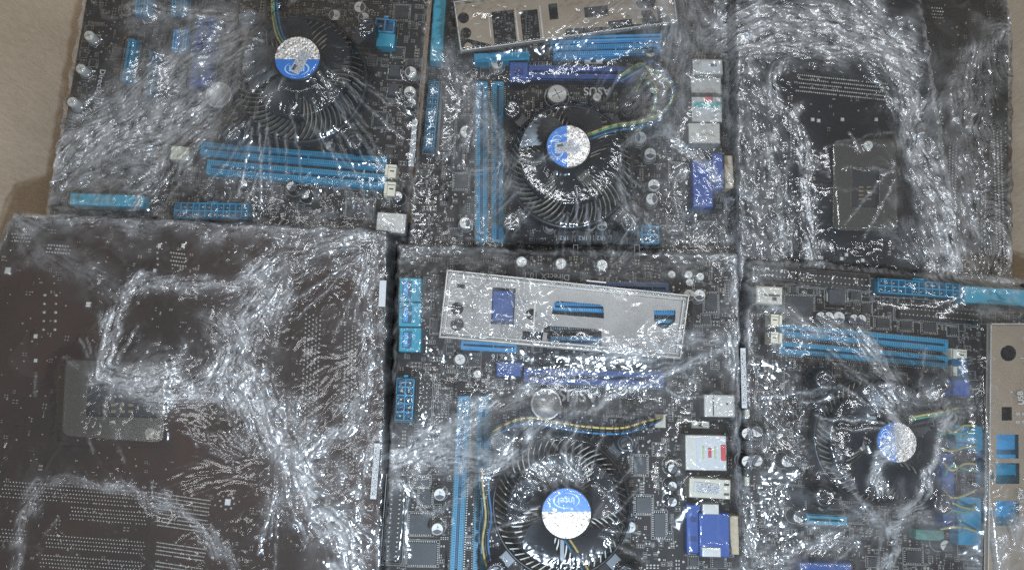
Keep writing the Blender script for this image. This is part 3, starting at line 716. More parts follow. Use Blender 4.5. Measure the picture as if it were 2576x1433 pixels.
B.text('PCIE2.0 X16', 1350, 160, 15, rot=180); B.text('ASUS', 1502, 229, 30, rot=180, bold=True)
B.block(1493, 154, 46, 14, .001, 'silk_text', 'printed_label', details=[(0, 0, .3, .6, .00005, 'chip_black')])
B.cap(1402, 236, 25, style='white', hz=.006); B.cap(1502, 244, 11, style='white'); B.cap(1636, 133, 12, style='white')
for u, v in ((1645, 465), (1612, 345), (1640, 500), (1636, 386), (1250, 158), (1172, 330), (1170, 560)): B.cap(u, v, 15, style='half')
for u in (1384, 1418, 1452, 1486, 1515): B.cap(u, 566, 13, style='half', rot=0)
for u, t in ((1420, '1R2'), (1467, '1R2'), (1513, '1R2'), (1558, None)): B.choke(u, 598, 36, text=t, hz=.006)
B.text('LGA1155', 1352, 602, 11, rot=180)
B.block(1780, 168, 76, 38, .016, 'port_metal', 'network_port', details=[(.1, 0, .6, .6, .0002, 'sticker_paper'), (.2, .1, .2, .2, .0003, 'chip_black')])
B.block(1776, 215, 76, 40, .014, 'port_metal', 'usb_port'); B.block(1782, 250, 22, 14, .0165, 'red_plastic', 'audio_jack')
B.block(1778, 275, 76, 64, .016, 'port_metal', 'stacked_usb_port', details=[(.02, .18, .9, .22, .0003, 'sticker_teal'), (.05, -.1, .8, .3, .0003, 'sticker_paper')])
B.block(1772, 335, 80, 52, .016, 'port_metal', 'stacked_usb_port', details=[(0, -.46, .8, .05, .0004, 'steel_rim')])
B.block(1768, 462, 50, 118, .012, 'vga_blue', 'monitor_port'); B.block(1806, 430, 26, 90, .013, 'vga_blue', 'monitor_port'); B.block(1834, 432, 22, 84, .010, 'tan_plastic', 'port_flange')
B.conn(1636, 590, 42, 42, 2, 2, name='processor_power_connector'); 
B.chip(1160, 455, 34, 36); B.chip(1145, 590, 26, 26); B.chip(1700, 560, 34, 30); B.chip(1700, 430, 24, 40); B.chip(1690, 330, 30, 24); B.chip(1780, 580, 40, 40)
B.header(1180, 250, 12, 60, 1, 6, shroud=False)
wl_ = []
for i, m in enumerate(('wire_yellow', 'wire_green', 'wire_black', 'wire_blue')):
    d = i * 5
    B.wires([(m, [(1478, 338 + d, .044), (1540, 316 + d, .040), (1600, 306 + d, .034), (1660, 286 + d, .030), (1692, 245 - d, .03), (1680, 205 - d, .028), (1640, 185 - d * 2, .026), (1612, 160 + d, .022), (1560, 190 + d, .014)])])
for i, m in enumerate(('wire_yellow', 'wire_green', 'wire_black')):
    B.wires([(m, [(1600 + 8 * i, 330, .03), (1640 + 6 * i, 280, .03), (1650 - 9 * i, 220, .028), (1622 - 8 * i, 196, .02), (1600 - 7 * i, 230, .012)])])

# C: top right, solder side up
C = Board('C', 0.014, [(1858, -60), (2298, -60), (2420, 720), (1868, 720)], 4.5, 'wrapped motherboard lying face down at the top right, black back, clear socket cover', 'pcb_black_back')
for k_ in range(1): C.dots(2008, 188, 2238, 212, 5, 44, -1, 10)
C.dots(1990, 300, 1990, 400, 2, 14, 8, 0); C.dots(1962, 560, 2000, 562, 3, 7, 0, 8)
def socket_cover(b, poly, hole, hz, rim=0.0012):
    """rounded clear plate with a square window over the processor back plate"""
    def outline2(pts, rad):
        out = []; n = len(pts)
        for i in range(n):
            p = np.array(pts[i]); a = np.array(pts[i - 1]); c = np.array(pts[(i + 1) % n]); da = (a - p) / np.linalg.norm(a - p); dc = (c - p) / np.linalg.norm(c - p)
            for t in np.linspace(0, 1, 6): out.append(tuple(((1 - t) ** 2) * (p + da * rad) + 2 * t * (1 - t) * p + t * t * (p + dc * rad)))
        return out
    cu = bpy.data.curves.new('c', 'CURVE'); cu.dimensions = '2D'; cu.fill_mode = 'BOTH'; cu.extrude = 0.0008; cu.bevel_depth = 0.0003
    for pts, rad in ((poly, 0.006), (hole, 0.001)):
        w = outline2([W(u, v, b.z + hz)[:2] for u, v in pts], rad); sp = cu.splines.new('POLY'); sp.points.add(len(w) - 1)
        for i, (x, y) in enumerate(w): sp.points[i].co = (x, y, 0, 1)
        sp.use_cyclic_u = True
    o = bpy.data.objects.new('c', cu); COL.objects.link(o); bpy.context.view_layer.update(); me = bpy.data.meshes.new_from_object(o.evaluated_get(bpy.context.evaluated_depsgraph_get())); bpy.data.objects.remove(o)
    me.materials.clear(); me.materials.append(MATS['clear_cover'])
    c = child('socket_cover', me, b.root, (0, 0, b.z + hz)); 
    cx, cy, _ = W(sum(p[0] for p in poly) / 4, sum(p[1] for p in poly) / 4, b.z + hz); k = WS(1288, 716, b.z + hz)
    b.stamp(cx, cy, abs(poly[1][0] - poly[0][0]) * k, abs(poly[2][1] - poly[1][1]) * k, 0, b.z + hz + .001)
    return c
C.z += 0
socket_cover(C, [(2098, 352), (2254, 350), (2256, 582), (2094, 578)], [(2143, 424), (2212, 424), (2210, 524), (2141, 522)], 0.006)
C.block(2176, 472, 72, 108, 0.003, 'chip_black', 'socket_back_plate')
for i in range(4):
    for j in range(2): C.block(2167 + 20 * j, 470 + 10 * i, 12, 5, .0042, 'smd_tan', 'chip_capacitor', rot=0)
for u, v in ((2045, 300), (2060, 303), (2120, 300), (2205, 300), (2067, 648), (2118, 650), (2171, 654), (2130, 640), (2090, 620), (2240, 480), (2236, 500)): C.block(u, v, 9, 9, .001, 'cap_top', 'solder_pad')
C.cap(2185, 365, 12, hz=.008, style='white')

# G: right, further down behind C
G = Board('G', -0.022, [(2190, -60), (2536, -60), (2536, 760), (2200, 760)], 1.5, 'lower wrapped motherboard lying face down along the right side of the cardboard box', 'pcb_olive_back')
G.dots(2335, 370, 2322, 600, 4, 34, 8, 0); G.dots(2390, 370, 2384, 640, 3, 36, 8, 0); G.dots(2500, 330, 2512, 760, 3, 60, 9, 0, r=3); G.dots(2470, 470, 2470, 700, 2, 20, 9, 0)
G.dots(2345, 20, 2375, 22, 4, 5, 0, 8); G.dots(2345, 285, 2375, 287, 4, 5, 0, 8); G.dots(2530, 300, 2530, 400, 1, 9, 0, 0)

# D: bottom left, solder side up
D = Board('D', 0.020, [(40, 545), (966, 590), (960, 1010), (948, 1500), (-60, 1500), (-30, 700)], 4.0, 'wrapped motherboard lying face down at the bottom left, brown back with solder rows', 'pcb_brown_back')
for q, (u0, u1, v0, cols) in enumerate(((10, 390, 1210, 62), (400, 652, 1240, 42), (180, 375, 1275, 33), (400, 645, 1291, 40), (5, 70, 1330, 11), (120, 368, 1345, 42), (395, 640, 1363, 40), (105, 362, 1395, 43), (392, 632, 1412, 39))):
    if v0 > 1280 or q < 2 or True: D.dots(u0, v0, u1 - 120 if q in (1, 3, 6, 8) else u1, v0 + (u1 - u0) * 0.075, 5 if q < 2 else 4, int(cols * .8), -2, 9.4, r=2.15)
D.dots(770, 790, 752, 1180, 5, 34, 9, 1, r=3); D.dots(868, 830, 862, 1180, 4, 36, 9, 1, r=3); D.dots(694, 820, 690, 860, 2, 5, 8, 0, r=3)
D.dots(112, 742, 108, 850, 1, 5, 0, 0, False, 4.5); D.dots(141, 742, 137, 850, 1, 5, 0, 0, False, 4.5)
D.dots(30, 588, 80, 590, 3, 7, 0, 9, r=2.6); D.dots(115, 615, 178, 620, 3, 9, 1, 9, r=3.4); D.dots(430, 635, 470, 640, 4, 6, 0, 10, r=3.0); D.dots(395, 620, 397, 680, 1, 4, 0, 0, False, 4)
for u, v, w in ((221, 765, 11), (88, 845, 9), (88, 906, 8), (400, 617, 9), (460, 617, 9), (388, 680, 8), (18, 680, 14)): D.block(u, v, w, w * 1.2, .0012, 'cap_top', 'solder_pad')
socket_cover(D, [(168, 905), (300, 906), (410, 1055), (158, 1092)][:0] or [(168, 904), (420, 916), (410, 1112), (158, 1094)], [(222, 962), (398, 968), (396, 1052), (216, 1046)], 0.006)
D.block(308, 1008, 178, 92, 0.003, 'chip_black', 'socket_back_plate', rot=2.5)
for i in range(4):
    for j in range(2): D.block(262 + 22 * i, 1018 + 16 * j, 12, 8, .0042, 'smd_tan', 'chip_capacitor', rot=2)
D.cap(376, 1088, 13, hz=.005, style='white')
D.block(572, 1262, 14, 16, .0015, 'silk_text', 'mounting_pad')
for i in range(8):
    a = i * math.pi / 4 + .2; x, y, _ = D.P(572 + 18 * math.cos(a), 1262 + 18 * math.sin(a), 0); D.pins.box(x, y, D.z, D.z + .0006, .0013, .0013, a, 'solder')
D.sticker(962, 738, 17, 66, rot=1.5, hz=.006, m='sticker_paper', name='white_sticker'); D.sticker(944, 1184, 15, 138, rot=3, hz=.006)
D.text('1', 930, 1283, 22, rot=90)

# E: bottom middle
E = Board('E', 0.020, [(1012, 628), (1846, 648), (1862, 1500), (975, 1500), (990, 1150)], 1.2, 'wrapped motherboard at the bottom middle, a long silver plate lying across it', 'pcb_dark')
E.cooler(1412, 1272, 166, 1425, 1290, 62, -90, 8, so=(0, -6), blade0=0.15, fz=.020, hubz=.044, seal=False)
for i in range(3): E.block(1031, 728 + 63 * i, 56, 60, .012, 'sata_plastic', 'sata_connector', rot=1, details=[(-.12, 0, .42, .72, .0001, 'teal_dark'), (-.18, 0, .20, .6, .0003, 'sky_plastic'), (.38, 0, .14, .98, .0006, 'sata_plastic')])
for u, v in ((1312, 658), (1411, 662), (1515, 666), (1157, 903)): E.cap(u, v, 14, style='white')
for u, v in ((1201, 940), (1690, 690), (1733, 690), (1735, 710), (1762, 695)): E.cap(u, v, 10, style='white', hz=.006)
for u, v in ((1734, 742), (1760, 742), (1106, 1243), (1100, 1330), (1690, 1170)): E.cap(u, v, 15, style='half', rot=0)
E.cap(1586, 1325, 14, style='half'); E.cap(1262, 1335, 14, style='half')
for u, v in ((1686, 1178), (1686, 1222), (1686, 1262)): E.cap(u + 6, v, 14, style='black', hz=.012)
E.text('DirectX 10.1', 1375, 694, 22, rot=183); E.text('PCIe 2.0 X16', 1290, 899, 20, rot=183); E.text('ASUS', 1455, 992, 44, rot=182, bold=True); E.text('PCIE', 1744, 720, 10, rot=92)
E.slot(1480, 722, 1682, 726, 26, m='navy_plastic', dark='teal_dark', name='expansion_slot', key=.3)
E.block(1280, 928, 62, 36, .012, 'navy_plastic', 'slot_lock'); E.slot(1318, 944, 1670, 954, 36, m='navy_plastic', dark='navy_dark', name='graphics_slot', hz=.011, key=-.2)
E.slot(1160, 866, 1300, 874, 20, m='sky_plastic', name='expansion_slot', teeth=False, hz=.008)
E.block(1265, 795, 54, 130, .010, 'navy_plastic', 'expansion_slot', details=[(0, 0, .3, .9, -.003, 'navy_dark')])
E.slot(1385, 858, 1690, 864, 20, m='sky_plastic', name='expansion_slot', hz=.009); E.slot(1390, 770, 1700, 778, 22, m='sky_plastic', name='expansion_slot', hz=.009)
E.slot(1385, 808, 1700, 815, 20, m='teal_plastic', name='expansion_slot', hz=.009)
E.conn(1018, 1004, 42, 104, 2, 5, rot=2, m='teal_plastic'); E.header(1064, 1010, 34, 104, 2, 9, rot=2)
E.header(992, 1308, 42, 208, 2, 18, rot=3)
E.slot(1168, 996, 1146, 1445, 27, latches=(32, 0), lm='tan_plastic'); E.slot(1218, 996, 1204, 1445, 27, latches=(32, 0), lm='tan_plastic')
E.battery(1374, 1016, 40)
E.chip(1165, 940, 24, 26, outline=True); E.chip(1116, 993, 30, 26); E.chip(1058, 1318, 56, 50, mark=(.4, .25, 'choke_grey')); E.chip(1062, 1392, 74, 56, mark=None); E.chip(1070, 1250, 30, 40); E.chip(1062, 1212, 34, 22, m='choke_grey')
E.chip(1545, 1020, 26, 44); E.chip(1610, 1170, 34, 44); E.chip(1620, 1270, 40, 40); E.chip(1660, 1130, 26, 22); E.chip(1565, 1080, 24, 20); E.chip(1660, 1320, 30, 60); E.chip(1095, 820, 18, 30); E.chip(1790, 760, 30, 44)
E.block(1661, 1058, 28, 34, .009, 'cream_plastic', 'fan_connector', details=[(0, 0, .4, .7, -.003, 'olive_plastic')])
E.block(1810, 1020, 78, 56, .014, 'port_metal', 'usb_port', details=[(-.2, 0, .04, .9, .0002, 'choke_grey'), (.25, .1, .06, .12, .0002, 'choke_grey')])
E.block(1762, 1068, 46, 18, .006, 'port_metal', 'small_connector', details=[(0, 0, .2, .5, .0001, 'chip_black')])
E.block(1776, 1138, 104, 88, .015, 'port_metal', 'stacked_usb_port', details=[(.12, -.02, .72, .86, .0002, 'sticker_paper')])
for du, m, w, h in ((-16, 'lime_print', 4, 34), (0, 'red_plastic', 8, 24), (14, 'lime_print', 4, 30), (34, 'red_plastic', 12, 40)): E.block(1786 + du, 1138, w, h, .0158, m, 'printed_mark', bev=.0001)
E.block(1786, 1228, 104, 48, .015, 'cream_plastic', 'network_port', rot=3, details=[(.40, .25, .12, .12, .0003, 'chip_black'), (.40, -.25, .12, .12, .0003, 'chip_black')])
E.sticker(1780, 1228, 68, 26, rot=6, hz=.0158)
E.block(1745, 1330, 36, 120, .011, 'vga_blue', 'monitor_port', details=[(0, .2, .4, .1, .0003, 'navy_dark'), (0, -.2, .4, .1, .0003, 'navy_dark')]); E.block(1797, 1345, 76, 108, .0145, 'vga_blue', 'monitor_port_shell')
E.block(1788, 1280, 42, 26, .0155, 'port_metal', 'monitor_port_clip'); E.block(1790, 1388, 48, 24, .0155, 'port_metal', 'monitor_port_clip'); E.block(1848, 1345, 22, 96, .012, 'tan_plastic', 'port_flange')
for i, m in enumerate(('wire_yellow', 'wire_black', 'wire_blue')):
    d = 7 * i
    E.wires([(m, [(1240, 1085 + d, .02), (1290, 1058 + d, .028), (1340, 1050 + d, .032), (1400, 1060 + d, .034), (1470, 1072 + d, .034), (1560, 1076 + d, .03), (1620, 1060 + d, .022), (1660, 1050 + d / 2, .012)])])
    E.wires([(m, [(1426 - d, 1345, .043), (1452 - d, 1385, .034), (1478 - d, 1430, .028), (1500 - d, 1480, .022)])])
    E.wires([(m, [(1212 + d, 1180, .022), (1216 + d, 1240, .024), (1222 + d, 1300, .022), (1214 + d, 1370, .018), (1230 + d, 1450, .018)])])

# F: bottom right
F = Board('F', 0.020, [(1888, 664), (2060, 668), (2300, 694), (2640, 716), (2640, 1500), (1868, 1500)], 3.0, 'wrapped motherboard at the bottom right, teal connectors along its top edge', 'pcb_dark')
F.header(1948, 688, 116, 30, 12, 2, rot=5); F.header(2094, 704, 178, 30, 17, 2, rot=5)
F.conn(2312, 724, 205, 34, 12, 2, rot=4, m='teal_plastic'); F.block(2510, 745, 168, 42, .011, 'sata_plastic', 'sata_connector', rot=4, details=[(0, .1, .9, .3, -.002, 'teal_dark')])
F.block(1935, 742, 66, 44, .010, 'cream_plastic', 'power_socket', rot=4, details=[(.05, 0, .7, .12, .0003, 'chip_black'), (.2, -.2, .16, .2, .0003, 'chip_black')])
F.chip(2012, 776, 70, 64, rot=3, mark=(.4, .2, 'choke_grey')); F.choke(2106, 748, 42, rot=3); F.chip(2152, 742, 24, 20, rot=3); F.chip(2180, 775, 24, 24, rot=3)
for u, v in ((2066, 796), (2086, 796), (2111, 798), (2150, 802), (2168, 803)): F.cap(u, v, 15, style='black' if u != 2111 else 'half', hz=.009, rot=0)
F.header(2362, 790, 200, 30, 20, 2, rot=5)
for u, v, w, h in ((2222, 812, 34, 24), (2280, 818, 30, 22), (2340, 822, 32, 24), (2490, 800, 26, 20), (2400, 832, 20, 16), (1958, 960, 24, 60), (1920, 1000, 30, 24), (1900, 1120, 30, 24), (2000, 1250, 50, 50), (2150, 1290, 44, 44), (2300, 1400, 40, 30), (1930, 1340, 40, 24), (2440, 1390, 44, 26)): F.chip(u, v, w, h, rot=3)
F.slot(1962, 828, 2385, 868, 27, latches=(30, 44)); F.slot(1962, 872, 2385, 911, 27, latches=(30, 44))
F.cooler(2204, 1106, 150, 2256, 1112, 50, 180, 0, so=(0, 0), blade0=0.5, seal=False, fz=.014, hubz=.030, bs=1.12, nb=7)
F.sticker(1871, 950, 13, 150, rot=1, hz=.004)
for u, v in ((1880, 1090), (1905, 1085), (1880, 1160), (1905, 1158), (1980, 1160), (2380, 1372), (2010, 1300)): F.cap(u, v, 17, style='black', hz=.010)
for u, v in ((1862 + 18, 1040), (1880, 1210)): F.block(u, v, 12, 22, .004, 'cream_plastic', 'small_connector')
F.block(2403, 974, 74, 40, .018, 'vga_blue', 'keyboard_port'); F.block(2386, 1235, 30, 190, .010, 'navy_plastic', 'monitor_port'); F.block(2415, 930, 40, 60, .012, 'teal_dark', 'keyboard_port')
F.block(2440, 1100, 70, 60, .011, 'teal_plastic', 'expansion_slot'); F.block(2440, 1310, 60, 120, .010, 'teal_plastic', 'expansion_slot'); F.block(2078, 1432, 130, 34, .012, 'navy_plastic', 'graphics_slot', rot=1)
F.slot(2030, 1305, 2130, 1310, 20, m='sata_plastic', name='expansion_slot', teeth=False); F.block(2340, 1345, 70, 26, .009, 'ps2_green', 'heat_spreader', rot=3)
for i in range(9):
    y0 = 1065 + i * 33 + random.uniform(-8, 8)
    F.wires([(('wire_yellow', 'wire_green', 'wire_yellow')[i % 3], [(2370 + random.uniform(-10, 10), y0, .016), (2395, y0 + random.uniform(-25, 25), .022), (2425, y0 + random.uniform(-30, 30), .018), (2455, y0 + random.uniform(-25, 25), .012)])])
F.wires([('wire_yellow', [(2290, 1050, .030), (2330, 1042, .030), (2370, 1036, .028), (2410, 1025, .02)]), ('wire_green', [(2290, 1056, .030), (2330, 1048, .030), (2370, 1042, .028), (2410, 1033, .02)])])
# openings behind the right-hand plate
for v, h, m in ((1120, 70, 'sky_plastic'), (1195, 60, 'teal_plastic'), (1290, 70, 'sky_plastic')): F.block(2530, v, 110, h, .009, m, 'expansion_slot')
F.text('USB', 2568, 1000, 20, rot=-90, hz=.0255); F.text('Dir', 2568, 1240, 20, rot=-90, hz=.0255)

for b, n, sd, bk in ((A, 1200, 1, 0), (B, 1200, 2, 0), (C, 110, 3, 1), (D, 170, 4, 1), (E, 1300, 5, 0), (F, 1200, 6, 0), (G, 80, 7, 1)):
    b.scatter(n, sd, bool(bk)); b.finish()

# boards of the layer beneath, added near-black so the gaps stay dark
def under(label, z, poly, m):
    b = Board('U', z, poly, 0, label, m); b.scatter(60, len(label), False)
    b.header(sum(p[0] for p in poly) / 4, sum(p[1] for p in poly) / 4, 24, 150, 2, 15); b.finish(); return b
U1 = under('dark motherboard of the layer below, in the gap left of the silver plate', -0.016, [(700, 560), (1150, 560), (1150, 1500), (700, 1500)], 'pcb_black_back')
U2 = under('dark motherboard of the layer below, in the gap left of the black-backed one', -0.034, [(1640, -60), (2180, -60), (2180, 1500), (1640, 1500)], 'pcb_black_back')

# ------------------------------------------------------------------ loose back plates
def plate(poly, holes, z, label, rims=True, m='steel', ridge=2, slits=()):
    """thin sheet with real openings; poly and holes in photo units at height z"""
    cu = bpy.data.curves.new('c', 'CURVE'); cu.dimensions = '2D'; cu.fill_mode = 'BOTH'; cu.extrude = 0.0003; cu.resolution_u = 1
    pw = [W(u, v, z)[:2] for u, v in poly]; cx = sum(p[0] for p in pw) / len(pw); cy = sum(p[1] for p in pw) / len(pw)
    def sp(pts):
        q = cu.splines.new('POLY'); q.points.add(len(pts) - 1)
        for i, (x, y) in enumerate(pts): q.points[i].co = (x - cx, y - cy, 0, 1)
        q.use_cyclic_u = True
    sp(pw)
    for hgt in holes: sp([W(u, v, z)[:2] for u, v in hgt])
    root = thing('io_shield', (cx, cy, z), label, 'metal plate', 'loose back plates packed under the film')
    o = bpy.data.objects.new('c', cu); COL.objects.link(o); bpy.context.view_layer.update(); me = bpy.data.meshes.new_from_object(o.evaluated_get(bpy.context.evaluated_depsgraph_get())); bpy.data.objects.remove(o)
    me.materials.clear(); me.materials.append(MATS[m]); child('plate', me, root, (cx, cy, z))
    if rims:
        n = len(pw)
        for i in range(n):
            a = np.array(pw[i]); b = np.array(pw[(i + 1) % n]); L = np.linalg.norm(b - a); d = (b - a) / L; nn = np.array([-d[1], d[0]]); 
            if np.dot(np.array([cx, cy]) - a, nn) < 0: nn = -nn
            mb = MB()
            for q in range(ridge):
                c_ = (a + b) / 2 + nn * (0.0010 + 0.0028 * q); ln = L - 0.0048 * q
                mb.box(c_[0], c_[1], z - 0.0005, z + 0.0034 - 0.0012 * q, ln, 0.0013, math.atan2(d[1], d[0]), 'steel_rim', 0.0003)
            build('folded_rim', mb, root)
    for (u, v, w, h, r) in slits:
        x, y, _ = W(u, v, z + .001); k = WS(u, v, z); mb = MB(); mb.box(x, y, z + .0003, z + .0010, w * k, h * k, -R(r), 'steel_rim', .0001); build('stamped_tab', mb, root)
    for b in BOARDS: b.stamps.append((cx, cy, abs(pw[1][0] - pw[0][0]), abs(pw[2][1] - pw[1][1]), math.atan2(pw[1][1] - pw[0][1], pw[1][0] - pw[0][0]), z + .002, False)) if b.key in label_of(label) else None
    return root
def label_of(l): return LK.get(l, '')
LK = {}
BOARDS = [A, B, C, D, E, F, G, U1, U2]
def circ(u, v, r, n=18, a0=0, a1=360): return [(u + r * math.cos(R(a0 + (a1 - a0) * i / n)), v + r * math.sin(R(a0 + (a1 - a0) * i / n))) for i in range(n if a1 - a0 == 360 else n + 1)]
def rc(u, v, w, h, rot=0):
    c, s_ = math.cos(R(rot)), math.sin(R(rot)); return [(u + x * c - y * s_, v + x * s_ + y * c) for x, y in ((-w / 2, -h / 2), (w / 2, -h / 2), (w / 2, h / 2), (-w / 2, h / 2))]
def dsub(u, v, w, h, rot): 
    c, s_ = math.cos(R(rot)), math.sin(R(rot)); return [(u + x * c - y * s_, v + x * s_ + y * c) for x, y in ((-w / 2, -h / 2), (w / 2, -h / 2), (w / 2 - 4, h / 2 - 5), (w / 2 - 14, h / 2), (-w / 2 + 14, h / 2), (-w / 2 + 4, h / 2 - 5))]
l1 = 'silver back plate with folded rim lying aslant across the bottom middle motherboard'; LK[l1] = 'E'
plate([(1124, 678), (1734, 742), (1712, 904), (1104, 850)], [circ(1150, 776, 16), circ(1150, 816, 17), rc(1266, 770, 58, 92, 3), circ(1336, 790, 14), rc(1345, 846, 62, 24, 4), dsub(1455, 778, 132, 34, 185), dsub(1440, 844, 152, 42, 184), circ(1672, 800, 27, 14, 0, 180) + [(1645, 780), (1699, 780)], rc(1160, 720, 20, 10, 5), rc(1420, 712, 40, 8, 6)], 0.036, l1,
      slits=((1210, 742, 40, 4, 30), (1560, 730, 60, 5, 6), (1640, 832, 24, 5, 6), (1344, 800, 5, 90, 4), (1500, 708, 50, 4, 6), (1250, 700, 30, 4, 6)))
l2 = 'steel back plate coloured in reflected tan, with round holes at the top edge of the top middle motherboard'; LK[l2] = 'B'
plate([(1140, 8), (1690, -60), (1704, 62), (1158, 136)], [circ(1166, 46, 14), circ(1172, 84, 14), circ(1178, 118, 10), rc(1268, 70, 56, 84, -6), rc(1334, 68, 44, 84, -6), circ(1432, 84, 12), rc(1500, 30, 60, 26, -6), rc(1560, 58, 60, 14, -6), rc(1392, 30, 22, 40, -6), circ(1624, 2, 26), rc(1634, 40, 40, 38, -6)], 0.022, l2, ridge=1, m='tan_reflection_steel',
      slits=((1232, 66, 4, 60, -6), (1300, 62, 5, 88, -6), (1362, 56, 5, 90, -6), (1200, 60, 14, 3, -6), (1205, 92, 14, 3, -6), (1610, 44, 16, 8, -8)))
l3 = 'tall steel plate coloured in reflected beige near the right side of the box, blue showing through openings'; LK[l3] = 'F'
plate([(2482, 812), (2640, 812), (2640, 1500), (2474, 1500)], [circ(2536, 888, 20), rc(2532, 1040, 26, 34), rc(2534, 1122, 56, 60), rc(2534, 1190, 60, 52), rc(2534, 1290, 60, 62), rc(2495, 1196, 8, 16), rc(2495, 1290, 8, 16)], 0.042, l3, ridge=1, m='tan_reflection_steel',
      slits=((2560, 1040, 12, 8, 0), (2576, 1040, 12, 8, 0), (2560, 1060, 12, 8, 0), (2576, 1060, 12, 8, 0), (2580, 900, 30, 4, 0), (2500, 900, 12, 3, 50)))

# thin black cord on the right side of the box
mb = MB(); mb.tube([W(2535, 605, -.05), W(2546, 616, -.045), W(2562, 634, -.035), W(2580, 655, -.03), W(2610, 672, -.03)], 0.0009, 'wire_black')
cord = build('cord', mb, None); cord['label'] = 'thin black cord curling against the right side of the cardboard box'; cord['category'] = 'cord'

# ------------------------------------------------------------------ stretch film
# painted in photo units: where the film is gathered into folds, where it glitters, where it is pulled smooth
PS = 4; PX0, PY0 = -80, -80; PW, PH = 690, 400
pu = PX0 + np.arange(PW) * PS; pv = PY0 + np.arange(PH) * PS; PU, PV = np.meshgrid(pu, pv)
def seg_dist(px, py, pts):
    """distance to a polyline and the direction (doubled angle) of its nearest piece"""
    best = np.full(px.shape, 1e9); cx = np.zeros(px.shape); sx = np.zeros(px.shape)
    for (ax, ay), (bx, by) in zip(pts[:-1], pts[1:]):
        dx, dy = bx - ax, by - ay; l2 = dx * dx + dy * dy + 1e-9; t = np.clip(((px - ax) * dx + (py - ay) * dy) / l2, 0, 1)
        d = np.hypot(px - ax - t * dx, py - ay - t * dy); a = math.atan2(-dy, dx) * 2; m = d < best
        best = np.where(m, d, best); cx = np.where(m, math.cos(a), cx); sx = np.where(m, math.sin(a), sx)
    return best, cx, sx
def fft_noise(h, w, lo, hi, rng=RNG):
    """band-limited Gaussian noise, wavelengths from lo to hi cells, unit variance"""
    n = np.fft.rfft2(rng.standard_normal((h, w))); fy = np.fft.fftfreq(h)[:, None]; fx = np.fft.rfftfreq(w)[None, :]; f = np.hypot(fx, fy) + 1e-9
    wl_ = 1 / f; k = np.exp(-(np.log(wl_ / math.sqrt(lo * hi)) / (0.5 * math.log(hi / lo) + 0.15)) ** 2)
    r = np.fft.irfft2(n * k, s=(h, w)); return (r - r.mean()) / r.std()
def gblur(a, s):
    h, w = a.shape; p = int(3 * s) + 2; b = np.pad(a, p, mode='edge'); fy = np.fft.fftfreq(b.shape[0])[:, None]; fx = np.fft.rfftfreq(b.shape[1])[None, :]
    r = np.fft.irfft2(np.fft.rfft2(b) * np.exp(-2 * (math.pi * s) ** 2 * (fx ** 2 + fy ** 2)), s=b.shape); return r[p:p + h, p:p + w]

